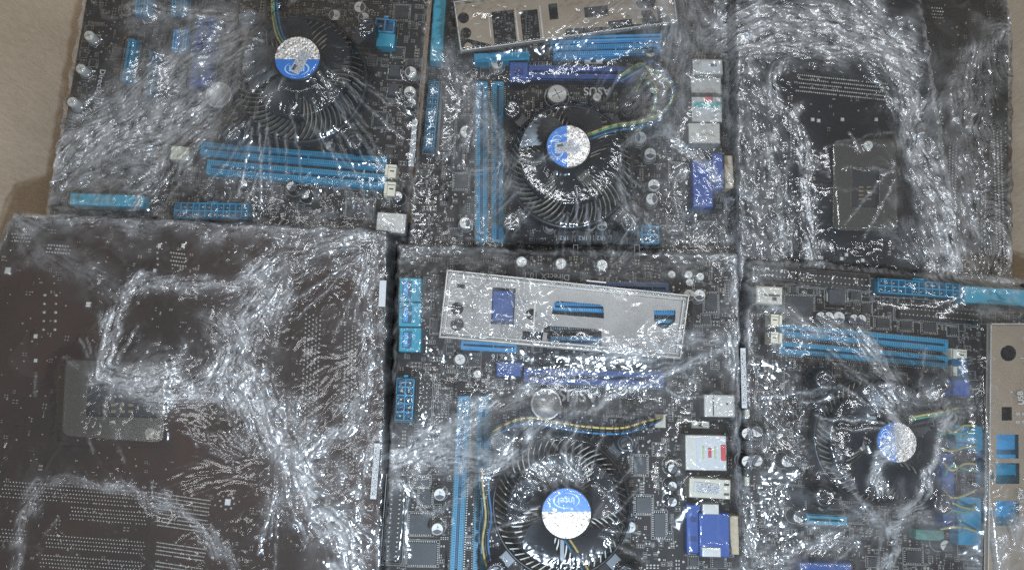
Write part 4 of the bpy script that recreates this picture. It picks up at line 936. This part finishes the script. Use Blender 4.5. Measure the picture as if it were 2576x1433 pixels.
BUNCH = [  # (polyline, half width, how strongly gathered)
 ([(600, 90), (480, 140), (380, 200), (300, 280), (200, 340), (140, 400)], 60, .55), ([(480, 300), (380, 330), (260, 360), (170, 420)], 70, .50),
 ([(560, 230), (500, 300), (440, 330)], 55, .40), ([(440, 290), (432, 350), (390, 430), (345, 505)], 13, .95), ([(330, 30), (560, 40), (620, 20)], 26, .5), ([(360, 390), (390, 440), (350, 480)], 45, .35),
 ([(60, 540), (300, 560), (620, 580), (900, 590)], 26, .42), ([(45, 560), (90, 640), (210, 690), (300, 740)], 34, .30),
 ([(1100, 140), (1160, 200), (1210, 300), (1270, 400), (1280, 460)], 30, .50), ([(1700, -40), (1720, 80), (1690, 200), (1640, 260)], 75, .42), ([(1560, 10), (1500, 60), (1420, 120)], 50, .40), ([(1822, 0), (1826, 300), (1836, 640)], 14, .5),
 ([(1700, 340), (1760, 400), (1800, 450)], 16, .7), ([(1590, 330), (1545, 430), (1570, 520), (1610, 600)], 9, .6), ([(1560, 640), (1640, 560), (1700, 600), (1840, 640)], 30, .35),
 ([(1860, 70), (1960, 40), (2080, 60), (2200, 110), (2270, 150)], 62, .80), ([(1860, 120), (2000, 130), (2250, 135)], 26, .6), ([(2180, 10), (2260, 120), (2286, 220), (2280, 340), (2330, 430), (2390, 540), (2400, 680)], 38, .68),
 ([(2300, 420), (2350, 560), (2370, 680)], 44, .5), ([(1962, 160), (1958, 240), (2000, 300), (2028, 420), (2046, 660)], 13, .85), ([(1880, 170), (1890, 400), (1930, 650)], 46, .36), ([(1935, 330), (1960, 450), (1975, 640)], 14, .6),
 ([(2560, 30), (2440, 180), (2330, 290), (2286, 360)], 20, .50), ([(2500, 80), (2470, 250), (2500, 480), (2530, 700)], 40, .42), ([(2540, -20), (2550, 200)], 26, .4), ([(2420, 250), (2440, 450), (2500, 700)], 30, .35), ([(2250, 590), (2320, 640), (2420, 660)], 30, .4),
 ([(252, 975), (272, 860), (310, 760), (360, 710), (470, 715), (580, 725), (660, 680)], 17, .85), ([(290, 960), (380, 985), (520, 985), (600, 880), (640, 800), (690, 730)], 34, .80), ([(545, 815), (590, 850), (590, 900)], 34, .7), ([(270, 940), (330, 960), (430, 930)], 40, .65),
 ([(640, 700), (760, 640), (880, 600), (960, 600)], 30, .45), ([(590, 960), (650, 1060), (720, 1160), (790, 1260), (850, 1340), (880, 1440)], 34, .90), ([(650, 980), (700, 1060), (770, 1180)], 44, .6), ([(905, 1000), (850, 1090), (780, 1150)], 18, .75),
 ([(935, 640), (930, 900), (905, 1150), (885, 1433)], 16, .55), ([(30, 1433), (60, 1300), (110, 1215), (180, 1195), (260, 1215)], 15, .50), ([(260, 1215), (420, 1270), (500, 1320), (590, 1430)], 15, .65), ([(700, 1230), (670, 1320), (640, 1360)], 14, .35), ([(740, 1190), (800, 1300), (900, 1320)], 40, .5),
 ([(990, 1150), (1080, 1095), (1200, 1040), (1320, 980), (1440, 930), (1600, 890)], 26, .60), ([(985, 1170), (1150, 1170), (1320, 1160), (1440, 1180)], 26, .58), ([(1000, 1130), (1100, 1120), (1200, 1130)], 34, .5),
 ([(1250, 1185), (1340, 1110), (1430, 1040), (1600, 980), (1840, 870)], 9, .80), ([(1180, 1215), (1250, 1170), (1340, 1100)], 8, .6), ([(990, 1180), (1040, 1250), (1085, 1300), (1210, 1200)], 4, .5), ([(1030, 640), (1240, 650), (1500, 690), (1840, 650)], 22, .30),
 ([(1560, 880), (1680, 865), (1800, 850)], 22, .65), ([(1850, 680), (1848, 1000), (1850, 1250), (1880, 1340), (1895, 1400)], 12, .55), ([(1360, 1060), (1420, 1030), (1440, 1010)], 14, .6), ([(1400, 1110), (1420, 1060), (1700, 1030)], 8, .4),
 ([(1870, 690), (1940, 770), (2080, 830), (2160, 880)], 22, .50), ([(2155, 850), (2225, 930), (2246, 1030), (2243, 1120), (2222, 1190)], 20, 1.0), ([(2260, 1100), (2235, 1170), (2215, 1215)], 18, .8), ([(2250, 1010), (2340, 1010), (2390, 1060)], 26, .5),
 ([(2378, 1040), (2345, 1120), (2335, 1200), (2305, 1270), (2250, 1340), (2205, 1440)], 13, .90), ([(2060, 1070), (2110, 1150), (2150, 1240), (2210, 1300)], 10, .6), ([(2110, 1290), (2220, 1295), (2330, 1290)], 20, .45), ([(2576, 1290), (2500, 1400), (2450, 1440)], 40, .45),
 ([(1905, 1430), (2000, 1400), (2080, 1340)], 16, .5), ([(1860, 800), (1870, 1100)], 14, .35), ([(2480, 780), (2540, 800)], 20, .4)]
GLITTER = [  # (polyline or point, radius, strength)
 ([(150, 470), (500, 480), (700, 500), (950, 500)], 60, .9), ([(200, 400), (500, 420)], 60, .5), ([(560, 130), (560, 200)], 50, .5), ([(340, 30), (600, 40)], 30, .6), ([(1080, 420), (1180, 560), (1240, 620)], 90, .8), ([(1280, 480), (1300, 560)], 50, .9),
 ([(1600, 520), (1700, 540), (1830, 600)], 100, .85), ([(1650, 330), (1800, 360)], 60, .4), ([(1890, 250), (1930, 600)], 80, 1.0), ([(1860, 60), (2250, 100)], 80, .7), ([(2230, 250), (2320, 460), (2390, 680)], 70, .8), ([(2440, 260), (2500, 640)], 60, .55),
 ([(320, 620), (560, 640), (700, 720)], 60, .5), ([(700, 640), (930, 640)], 60, .95), ([(940, 700), (930, 1000)], 30, .9), ([(280, 800), (620, 960)], 90, .55), ([(640, 760), (610, 950)], 60, .8), ([(600, 960), (880, 1400)], 90, 1.1), ([(900, 1010), (800, 1140)], 50, .9),
 ([(1060, 690), (1200, 700), (1330, 820)], 110, .9), ([(1030, 640), (1100, 680)], 40, .6), ([(1240, 930), (1360, 960)], 60, .7), ([(1000, 1120), (1250, 1000)], 60, .6), ([(1300, 1170), (1520, 1230)], 60, .75), ([(1580, 860), (1830, 880)], 40, .8), ([(1480, 1000), (1700, 950)], 60, .45), ([(1350, 1230), (1500, 1230)], 60, .7),
 ([(1900, 960), (2100, 1060)], 110, 1.0), ([(1900, 1200), (2120, 1280)], 120, .75), ([(1900, 1380), (2150, 1340)], 80, .9), ([(2100, 1000), (2180, 1040)], 50, .9), ([(2370, 1000), (2410, 1300)], 40, .3), ([(1880, 720), (2000, 850)], 50, .5), ([(20, 1400), (120, 1380)], 60, .3)]
CLEAR = [  # ellipses pulled smooth: u, v, radius u, radius v, how much, rotation
 (748, 146, 66, 62, .97, 0), (1430, 368, 66, 62, .97, 0), (1430, 1315, 66, 42, .9, 0), (755, 220, 150, 125, .9, 0), (1420, 470, 150, 110, .75, 0), (1440, 330, 160, 60, .6, 0), (2130, 400, 100, 230, .92, -8), (2400, 130, 90, 130, .75, 30), (450, 780, 130, 60, .70, -10), (520, 900, 60, 70, .8, 0), (800, 900, 112, 100, .92, 0), (110, 880, 130, 240, .92, 0),
 (440, 640, 260, 55, .6, 3), (470, 1130, 190, 90, .92, 10), (560, 1230, 120, 60, .8, 20), (320, 1340, 230, 80, .80, 5), (760, 1400, 60, 60, .6, 0), (1120, 1320, 130, 110, .92, 0), (1600, 1330, 250, 90, .85, 0), (1730, 1120, 110, 110, .7, 0), (1560, 775, 190, 80, .93, 8),
 (1400, 1360, 170, 70, .85, 0), (1420, 1120, 130, 45, .7, 0), (2190, 1010, 80, 60, .7, 0), (2290, 1215, 40, 60, .95, 0), (2170, 1090, 75, 150, .93, 8), (2280, 860, 200, 60, .85, 4), (2240, 760, 330, 50, .75, 4), (2520, 1050, 70, 230, .9, 0), (1420, 600, 150, 35, .6, 0), (930, 120, 130, 110, .75, 0), (940, 320, 90, 100, .75, 0), (740, 410, 240, 35, .6, 4), (230, 170, 60, 120, .8, 10), (1300, 90, 160, 60, .7, -6), (2110, 1220, 20, 40, .5, 0)]
CREASE = [  # single sharp pulls
 ([(640, 330), (610, 400), (588, 480)], 1.3), ([(660, 320), (648, 400), (640, 500)], 1.5), ([(628, 340), (560, 400), (500, 460)], .8), ([(680, 330), (676, 380), (668, 450)], 1.0), ([(800, 330), (830, 380), (850, 420)], 1.1), ([(850, 330), (920, 400), (1010, 440)], .9), ([(780, 320), (870, 410), (960, 500)], .6),
 ([(600, 262), (690, 205)], .7), ([(610, 275), (700, 230)], .7), ([(630, 320), (740, 235)], .7), ([(900, 470), (935, 560)], .9), ([(860, 450), (920, 530)], .7), ([(1290, 430), (1400, 424)], 1.2), ([(1580, 430), (1600, 540)], .8), ([(1560, 620), (1600, 540)], 1.0), ([(1620, 610), (1680, 590)], .8), ([(1625, 545), (1670, 600)], .8),
 ([(2140, 335), (2158, 385)], 1.4), ([(2100, 360), (2250, 330)], .6), ([(2120, 425), (2260, 432)], .6), ([(2060, 470), (2200, 486)], .4), ([(2200, 180), (2290, 300)], 1.2), ([(2220, 200), (2260, 300)], .8), ([(2160, 100), (2200, 180)], .7), ([(2400, 500), (2440, 640)], 1.0), ([(2030, 580), (2050, 660)], 1.4), ([(1990, 300), (2040, 400)], 1.2),
 ([(387, 1210), (384, 1260)], .9), ([(240, 1100), (246, 1130)], .9), ([(310, 1120), (320, 1160)], .6), ([(580, 1100), (590, 1180)], .6), ([(470, 1060), (500, 1120)], .7), ([(95, 940), (95, 990)], .7), ([(120, 1340), (150, 1300)], .6), ([(283, 1000), (278, 1050)], 1.0), ([(522, 1080), (530, 1110)], 1.0),
 ([(1570, 1110), (1590, 1180)], 1.2), ([(1585, 1100), (1605, 1160)], 1.0), ([(1600, 1220), (1500, 1280)], .9), ([(1240, 1320), (1350, 1250)], 1.1), ([(1420, 1180), (1440, 1060)], .9), ([(1370, 1090), (1430, 1150)], .8), ([(1480, 1200), (1550, 1260)], .9), ([(1300, 1080), (1240, 1180)], .7), ([(1000, 1190), (1080, 1290)], .7), ([(1085, 1290), (1240, 1180)], .7), ([(1680, 920), (1740, 960)], 1.2), ([(1650, 970), (1700, 1000), (1800, 990)], 1.2),
 ([(1990, 990), (2080, 970), (2110, 990)], 1.5), ([(2030, 1045), (2180, 1060)], 1.6), ([(2000, 1010), (2060, 1000)], 1.3), ([(2150, 980), (2165, 1040)], 1.1), ([(2060, 1380), (2110, 1330)], 1.4), ([(2080, 1400), (2150, 1360)], 1.2), ([(1910, 1000), (1990, 990)], 1.2), ([(1880, 1230), (1900, 1320)], 1.1), ([(2420, 1330), (2560, 1390)], .7), ([(2440, 1350), (2520, 1300)], .5), ([(1950, 880), (1960, 830)], 1.4), ([(2060, 900), (2150, 950)], .8), ([(2100, 860), (2200, 930)], .9)]
_cr = random.Random(5)
for fu, fv, a0, a1, n_, r0, r1 in ((748, 150, 20, 165, 26, 150, 400), (748, 150, 150, 200, 6, 70, 170), (1430, 390, 20, 175, 16, 120, 300), (1425, 1290, 190, 350, 12, 90, 230), (1425, 1290, -20, 30, 5, 90, 240), (2240, 1060, 170, 290, 14, 60, 260), (660, 1180, 180, 240, 8, 60, 240), (700, 1200, 60, 110, 7, 80, 260), (280, 960, 200, 330, 8, 60, 200), (2290, 360, 110, 190, 3, 80, 300), (2290, 360, 250, 300, 5, 60, 330), (1840, 880, 150, 185, 8, 60, 520), (990, 1160, -30, 20, 9, 40, 300), (560, 240, 120, 170, 10, 80, 420), (2220, 1330, 150, 230, 9, 50, 300), (1210, 160, 70, 110, 6, 60, 330), (940, 620, 100, 200, 9, 30, 300)):
    for k_ in range(n_):      # straight tension lines pulled from each tight spot
        a = R(_cr.uniform(a0, a1)); q0 = r0 * _cr.uniform(.8, 1.5); q1 = q0 + (r1 - r0) * _cr.uniform(.25, .9)
        CREASE.append(([(fu + q0 * math.cos(a), fv + q0 * math.sin(a)), (fu + q1 * math.cos(a + .03), fv + q1 * math.sin(a + .03))], _cr.uniform(.35, 1.1)))
FANS = [(748, 150, 130, 330), (1430, 380, 120, 290), (1425, 1290, 130, 330), (2250, 1110, 90, 280), (280, 980, 60, 260), (690, 1180, 40, 320), (2200, 1300, 30, 220)]


LOWN = [fft_noise(PH, PW, 30, 90), fft_noise(PH, PW, 30, 90), fft_noise(PH, PW, 12, 40), fft_noise(PH, PW, 20, 50)]
bun = np.zeros(PU.shape); vx = np.zeros(PU.shape); vy = np.zeros(PU.shape)
WU = PU + 9 * LOWN[0] + 5 * LOWN[2]; WV = PV + 9 * LOWN[1] + 5 * LOWN[3]
for pts, w, s_ in BUNCH:
    d, cx, sx = seg_dist(WU, WV, pts); k = s_ * (0.6 * np.exp(-(d / (0.95 * w + 2)) ** 4.0) + 0.4 * np.exp(-(d / (1.3 * w + 4)) ** 2.0)); bun = 1 - (1 - bun) * (1 - k); vx += cx * k * 2.5; vy += sx * k * 2.5
gli = np.full(PU.shape, 0.11)
for pts, w, s_ in GLITTER:
    d, cx, sx = seg_dist(WU, WV, pts); gli = np.maximum(gli, s_ * np.exp(-(d / w) ** 2))
clr = np.zeros(PU.shape)
for u, v, ru, rv, s_, rt in CLEAR:
    c, sn = math.cos(R(rt)), math.sin(R(rt)); a = (WU - u) * c + (WV - v) * sn; b = -(WU - u) * sn + (WV - v) * c; q = np.hypot(a / ru, b / rv)
    clr = np.maximum(clr, s_ / (1 + np.exp((q - 1.0 - .06 * LOWN[2]) * 20)))
for u, v, r0, r1 in FANS:
    d = np.hypot(PU - u, PV - v); a = np.arctan2(-(PV - v), PU - u) * 2; k = np.clip((r1 - d) / (r1 - r0), 0, 1) ** 1.0 * (d > r0 * .5) * 0.9; vx += np.cos(a) * k; vy += np.sin(a) * k
vx += 0.25 * LOWN[0]; vy += 0.25 * LOWN[1]
glare = gli * (1 - clr)
gli = np.clip(gli * (1 - 0.93 * clr) * (0.75 + 0.35 * LOWN[2]), 0.03, 1.4)

def standard(a): return (a - a.mean()) / a.std()
def lookup(f, U, V):
    i = np.clip((V - PY0) / PS, 0, PH - 1.001); j = np.clip((U - PX0) / PS, 0, PW - 1.001); i0 = i.astype(int); j0 = j.astype(int); a = i - i0; b = j - j0
    return f[i0, j0] * (1 - a) * (1 - b) + f[i0 + 1, j0] * a * (1 - b) + f[i0, j0 + 1] * (1 - a) * b + f[i0 + 1, j0 + 1] * a * b
def lic(noise, ang, L):
    h, w = noise.shape; out = noise.copy(); cnt = 1
    I, J = np.mgrid[0:h, 0:w].astype(float)
    for sg in (-1, 1):
        pi, pj = I.copy(), J.copy()
        for k in range(L):
            ii = np.clip(pi, 0, h - 1).astype(int); jj = np.clip(pj, 0, w - 1).astype(int); a = ang[ii, jj]
            pj += sg * np.cos(a); pi += sg * np.sin(a)
            ii = np.clip(pi, 0, h - 1).astype(int); jj = np.clip(pj, 0, w - 1).astype(int); out += noise[ii, jj]; cnt += 1
    out /= cnt; return (out - out.mean()) / out.std()

PU0, PV0 = project(XX, YY, 0.02)
ANG = 0.5 * np.arctan2(lookup(vy, PU0, PV0), lookup(vx, PU0, PV0))
_j = 0.26 * fft_noise(NY, NX, 10, 40) + 0.16 * fft_noise(NY, NX, 5, 12)      # the folds wander and cross
N_f = lic(fft_noise(NY, NX, 2.1, 4.5), ANG + _j, 8); N_m = standard(lic(fft_noise(NY, NX, 3.5, 16), ANG + .6 * _j, 13) + .3 * fft_noise(NY, NX, 5, 14)); N_l = standard(lic(fft_noise(NY, NX, 8, 40), ANG + .5 * _j, 22) + .4 * fft_noise(NY, NX, 12, 40))
I_f = fft_noise(NY, NX, 3.0, 5.5); I_m = fft_noise(NY, NX, 6, 12); I_l = fft_noise(NY, NX, 16, 34); I_x = fft_noise(NY, NX, 40, 90)
ridge = lambda n: 1 - np.minimum(np.abs(n), 2.0)
def facets(cell, tilt, wx, wy):
    """crumpled sheet: irregular flat facets, each with a tilt of its own (heights in cells)"""
    py, px = np.mgrid[0:NY, 0:NX].astype(float); px += wx; py += wy
    gw, gh = int(NX / cell) + 12, int(NY / cell) + 12; jx = RNG.rand(gh, gw); jy = RNG.rand(gh, gw)
    mag = tilt * (0.35 + np.abs(RNG.standard_normal((gh, gw)))); an = RNG.rand(gh, gw) * 2 * math.pi; tx = mag * np.cos(an); ty = mag * np.sin(an)
    ci = np.floor(px / cell).astype(int) + 5; cj = np.floor(py / cell).astype(int) + 5; best = np.full(px.shape, 1e9); hh = np.zeros(px.shape)
    for dj in (-1, 0, 1):
        for di in (-1, 0, 1):
            a = np.clip(ci + di, 0, gw - 1); b = np.clip(cj + dj, 0, gh - 1); sx_ = (a - 5 + jx[b, a]) * cell; sy_ = (b - 5 + jy[b, a]) * cell
            ex, ey = px - sx_, py - sy_; d = ex * ex + ey * ey; m = d < best; best = np.where(m, d, best); hh = np.where(m, tx[b, a] * ex + ty[b, a] * ey, hh)
    return hh
_wx, _wy = 2.5 * I_m, 2.5 * fft_noise(NY, NX, 6, 12)
F_s = gblur(facets(5.0, 0.36, _wx * .5, _wy * .5), 0.8) * GS; F_m = gblur(facets(10, 0.30, _wx, _wy), 1.0) * GS; F_b = gblur(facets(17, 0.16, _wx * 2, _wy * 2), 1.2) * GS
L_s = lic(standard(F_s), ANG + _j, 2) * F_s.std() * 0.85; L_m = lic(standard(F_m), ANG + _j, 5) * F_m.std() * 0.9
_imp = (RNG.rand(NY, NX) > 0.9965).astype(float) * (0.4 + RNG.rand(NY, NX)); PULL = gblur(lic(gblur(_imp, 0.7), ANG + .2 * _j, 38), 0.5); PULL = np.clip(standard(PULL) - 1.1, 0, 4)
LG = fft_noise(NY, NX, 14, 60)
VEIL = np.zeros(XX.shape)      # loose extra layers lying flat
for pts, w, s_ in (([(560, 120), (330, 250), (200, 440)], 120, .30), ([(330, 20), (560, 30)], 60, .22), ([(450, 380), (620, 420)], 60, .16), ([(1850, 60), (2260, 90)], 80, .34), ([(2300, 250), (2400, 640)], 60, .28), ([(1900, 250), (1930, 640)], 70, .20), ([(1720, 0), (1690, 300)], 110, .26), ([(1730, 300), (1740, 620)], 90, .14), ([(1120, 180), (1230, 560)], 70, .18),
                   ([(60, 560), (900, 590)], 50, .18), ([(60, 620), (220, 690)], 60, .14), ([(640, 720), (600, 960), (330, 960)], 80, .22), ([(700, 1050), (870, 1400)], 90, .26), ([(900, 620), (900, 1100)], 50, .16), ([(1000, 1150), (1330, 1050)], 90, .30), ([(1040, 700), (1250, 800)], 120, .14), ([(1550, 880), (1840, 860)], 50, .2), ([(1350, 1080), (1800, 930)], 60, .16),
                   ([(1880, 1000), (1960, 1250)], 80, .16), ([(2300, 940), (2420, 1000)], 50, .22), ([(2380, 1060), (2340, 1300)], 70, .26), ([(2440, 1080), (2430, 1380)], 50, .30), ([(2480, 1420), (2576, 1330)], 70, .30), ([(2430, 740), (2576, 770)], 50, .22), ([(1880, 680), (2000, 860)], 60, .2), ([(2470, 100), (2510, 700)], 50, .24), ([(2540, 40), (2300, 360)], 40, .24), ([(1900, 1400), (2200, 1340)], 60, .18)):
    d, cx, sx = seg_dist(PU0 + 22 * I_x, PV0 + 22 * np.roll(I_x, 200, 0), pts); VEIL = np.maximum(VEIL, s_ * np.exp(-(d / w) ** 4) * np.clip(.8 + .14 * I_l + .10 * N_m + .16 * LG, .15, 1.5))
crz = np.zeros(XX.shape)
for pts, s_ in CREASE:
    us = [p[0] for p in pts]; vs = [p[1] for p in pts]; m = (PU0 > min(us) - 40) & (PU0 < max(us) + 40) & (PV0 > min(vs) - 40) & (PV0 < max(vs) + 40)
    if not m.any(): continue
    d, cx, sx = seg_dist(PU0[m] + 1.0 * I_m[m], PV0[m] + 2 * I_l[m], pts); crz[m] = np.maximum(crz[m], s_ * np.exp(-np.abs(d / 3.0) ** 1.4))

def film(b, skirt=0.022, margin=0.004, thick=1.0, label=None):
    xs = [p[0] for p in b.wp]; ys = [p[1] for p in b.wp]
    j0 = max(0, int((min(xs) - .012 - GX0) / GS)); j1 = min(NX, int((max(xs) + .012 - GX0) / GS)); i0 = max(0, int((min(ys) - .012 - GY0) / GS)); i1 = min(NY, int((max(ys) + .012 - GY0) / GS))
    X = XX[i0:i1, j0:j1]; Y = YY[i0:i1, j0:j1]
    inside = np.ones(X.shape, bool); dist = np.full(X.shape, 1e9); n = len(b.wp)
    for i in range(n):
        ax, ay = b.wp[i]; bx, by = b.wp[(i + 1) % n]; dx, dy = bx - ax, by - ay; inside &= (dx * (Y - ay) - dy * (X - ax)) >= 0
        t = np.clip(((X - ax) * dx + (Y - ay) * dy) / (dx * dx + dy * dy), 0, 1); dist = np.minimum(dist, np.hypot(X - ax - t * dx, Y - ay - t * dy))
    sd = np.where(inside, -dist, dist) + 0.0006 * I_l[i0:i1, j0:j1] + 0.0002 * I_m[i0:i1, j0:j1] - 0.0015
    O = np.where(sd < margin, b.z + 0.0004, b.z - skirt)
    for x, y, w, h, r, top, circ_ in b.stamps:
        rad = math.hypot(w, h) / 2 + GS; a0 = max(0, int((y - rad - gy[i0]) / GS)); a1 = int((y + rad - gy[i0]) / GS) + 2; c0 = max(0, int((x - rad - gx[j0]) / GS)); c1 = int((x + rad - gx[j0]) / GS) + 2
        if a1 <= 0 or c1 <= 0: continue
        xx = X[a0:a1, c0:c1] - x; yy = Y[a0:a1, c0:c1] - y
        if xx.size == 0: continue
        if circ_: m = xx * xx + yy * yy < (w / 2 + GS * .6) ** 2
        else:
            c, sn = math.cos(-r), math.sin(-r); m = (np.abs(xx * c - yy * sn) < w / 2 + GS * .6) & (np.abs(xx * sn + yy * c) < h / 2 + GS * .6)
        O[a0:a1, c0:c1] = np.where(m, np.maximum(O[a0:a1, c0:c1], top), O[a0:a1, c0:c1])
    H = O.copy()
    for sg in (22, 16, 11, 7, 5, 3, 2, 1.2):
        H = np.maximum(O, gblur(H, sg))
    edge = np.clip((sd - 0.000) / 0.006, 0, 1)
    H = np.where(sd > 0.0, np.minimum(H, b.z + 0.004 - (skirt + .004) * edge ** 1.4), H)
    H = gblur(H, 1.0) + 0.0009
    U, V = project(X, Y, H)
    g = lookup(gli, U, V); bu = lookup(bun, U, V); cl = lookup(clr, U, V)
    sl = (slice(i0, i1), slice(j0, j1)); st = np.clip(bu * 1.2, 0, 1)
    # wrinkle height in metres: amplitude = slope * wavelength / 2 pi
    sp = np.clip(0.40 + 0.62 * LG[sl], 0.02, 1.9)
    wr = st * (0.00022 * N_f[sl] + 0.00020 * ridge(N_m[sl]) + 0.00010 * ridge(N_l[sl]) + 0.55 * L_s[sl] + 0.45 * L_m[sl])
    rd = np.zeros(X.shape)
    for fu, fv, r0, r1 in FANS[:3]:
        q = np.hypot(U - fu, V - fv); rd = np.maximum(rd, (q > 62) * np.clip((250 - q) / 90, 0, 1))
    wr += rd * (0.00003 * N_f[sl] + 0.00008 * ridge(N_m[sl]))
    wr += g * sp * (0.85 * L_s[sl] + 0.22 * F_s[sl] + 1.1 * L_m[sl] + 0.5 * F_b[sl])
    wr += (0.00003 * N_m[sl] + 0.00006 * N_l[sl] * (.3 + (1 - cl)) + 0.22 * F_b[sl] * (1 - cl) + 0.0002 * I_x[sl])
    pl = PULL[sl] * np.clip(.25 + st * .8 + g * .4 + .7 * rd, 0, 1.3) * (1 - .8 * cl * (rd < .05)); wr += 0.00024 * pl
    wr += 0.00060 * crz[sl] * (1 + .3 * N_f[sl])
    Z = H + wr + 0.0006; Z = np.where(sd < 0.001, np.maximum(Z, O + 0.0004 + 0.15 * np.abs(wr)), Z)
    Zs = Z
    fib = np.clip(0.64 + 0.22 * N_f[sl] + 0.17 * N_m[sl] + 0.08 * I_f[sl] + 0.11 * I_l[sl] + .08 * LG[sl], 0.05, 1.6)
    bunch_glint = np.clip(bu * bu ** .4 * fib * .95 + 0.17 * g * sp * np.clip(.6 + .35 * I_m[sl] + .20 * I_f[sl], 0, 1.6) + 0.50 * crz[sl] * np.clip(.7 + .4 * N_f[sl], 0, 1.5) + 0.09 * pl + .9 * VEIL[sl] * (1 - .75 * cl), 0, 1.0) * thick  # the crease term paints constant pale lines where glints would show
    bunch_glint = np.clip(bunch_glint + 0.30 * np.clip(1 - np.abs(sd + .001) / .003, 0, 1) * np.clip(.6 + .4 * N_m[sl], 0, 1), 0, 1)
    keep = (sd < 0.0058) & (U > -60) & (U < 2636) & (V > -60) & (V < 1493)
    kf = keep[:-1, :-1] & keep[1:, :-1] & keep[:-1, 1:] & keep[1:, 1:]
    idx = np.full(X.shape, -1); used = np.zeros(X.shape, bool); used[:-1, :-1] |= kf; used[1:, :-1] |= kf; used[:-1, 1:] |= kf; used[1:, 1:] |= kf
    idx[used] = np.arange(used.sum()); c = np.array(wl(b.root))
    co = np.stack([X[used] - c[0], Y[used] - c[1], Zs[used] - c[2]], 1).astype(np.float32)
    F_ = np.stack([idx[:-1, :-1][kf], idx[:-1, 1:][kf], idx[1:, 1:][kf], idx[1:, :-1][kf]], 1).astype(np.int32)
    me = bpy.data.meshes.new('stretch_film'); me.vertices.add(len(co)); me.vertices.foreach_set('co', co.ravel())
    me.loops.add(F_.size); me.loops.foreach_set('vertex_index', F_.ravel()); me.polygons.add(len(F_)); me.polygons.foreach_set('loop_start', np.arange(0, F_.size, 4, dtype=np.int32))
    me.polygons.foreach_set('loop_total', np.full(len(F_), 4, np.int32)); me.update(calc_edges=True)
    me.polygons.foreach_set('use_smooth', np.ones(len(F_), bool))
    at = me.attributes.new('bunch_glint', 'FLOAT', 'POINT'); at.data.foreach_set('value', bunch_glint[used].astype(np.float32)); me.materials.append(MATS['film'])
    child('stretch_film', me, b.root, tuple(c))
    print('film', b.key, len(F_))
for b in (A, B, C, D, E, F, G): film(b)
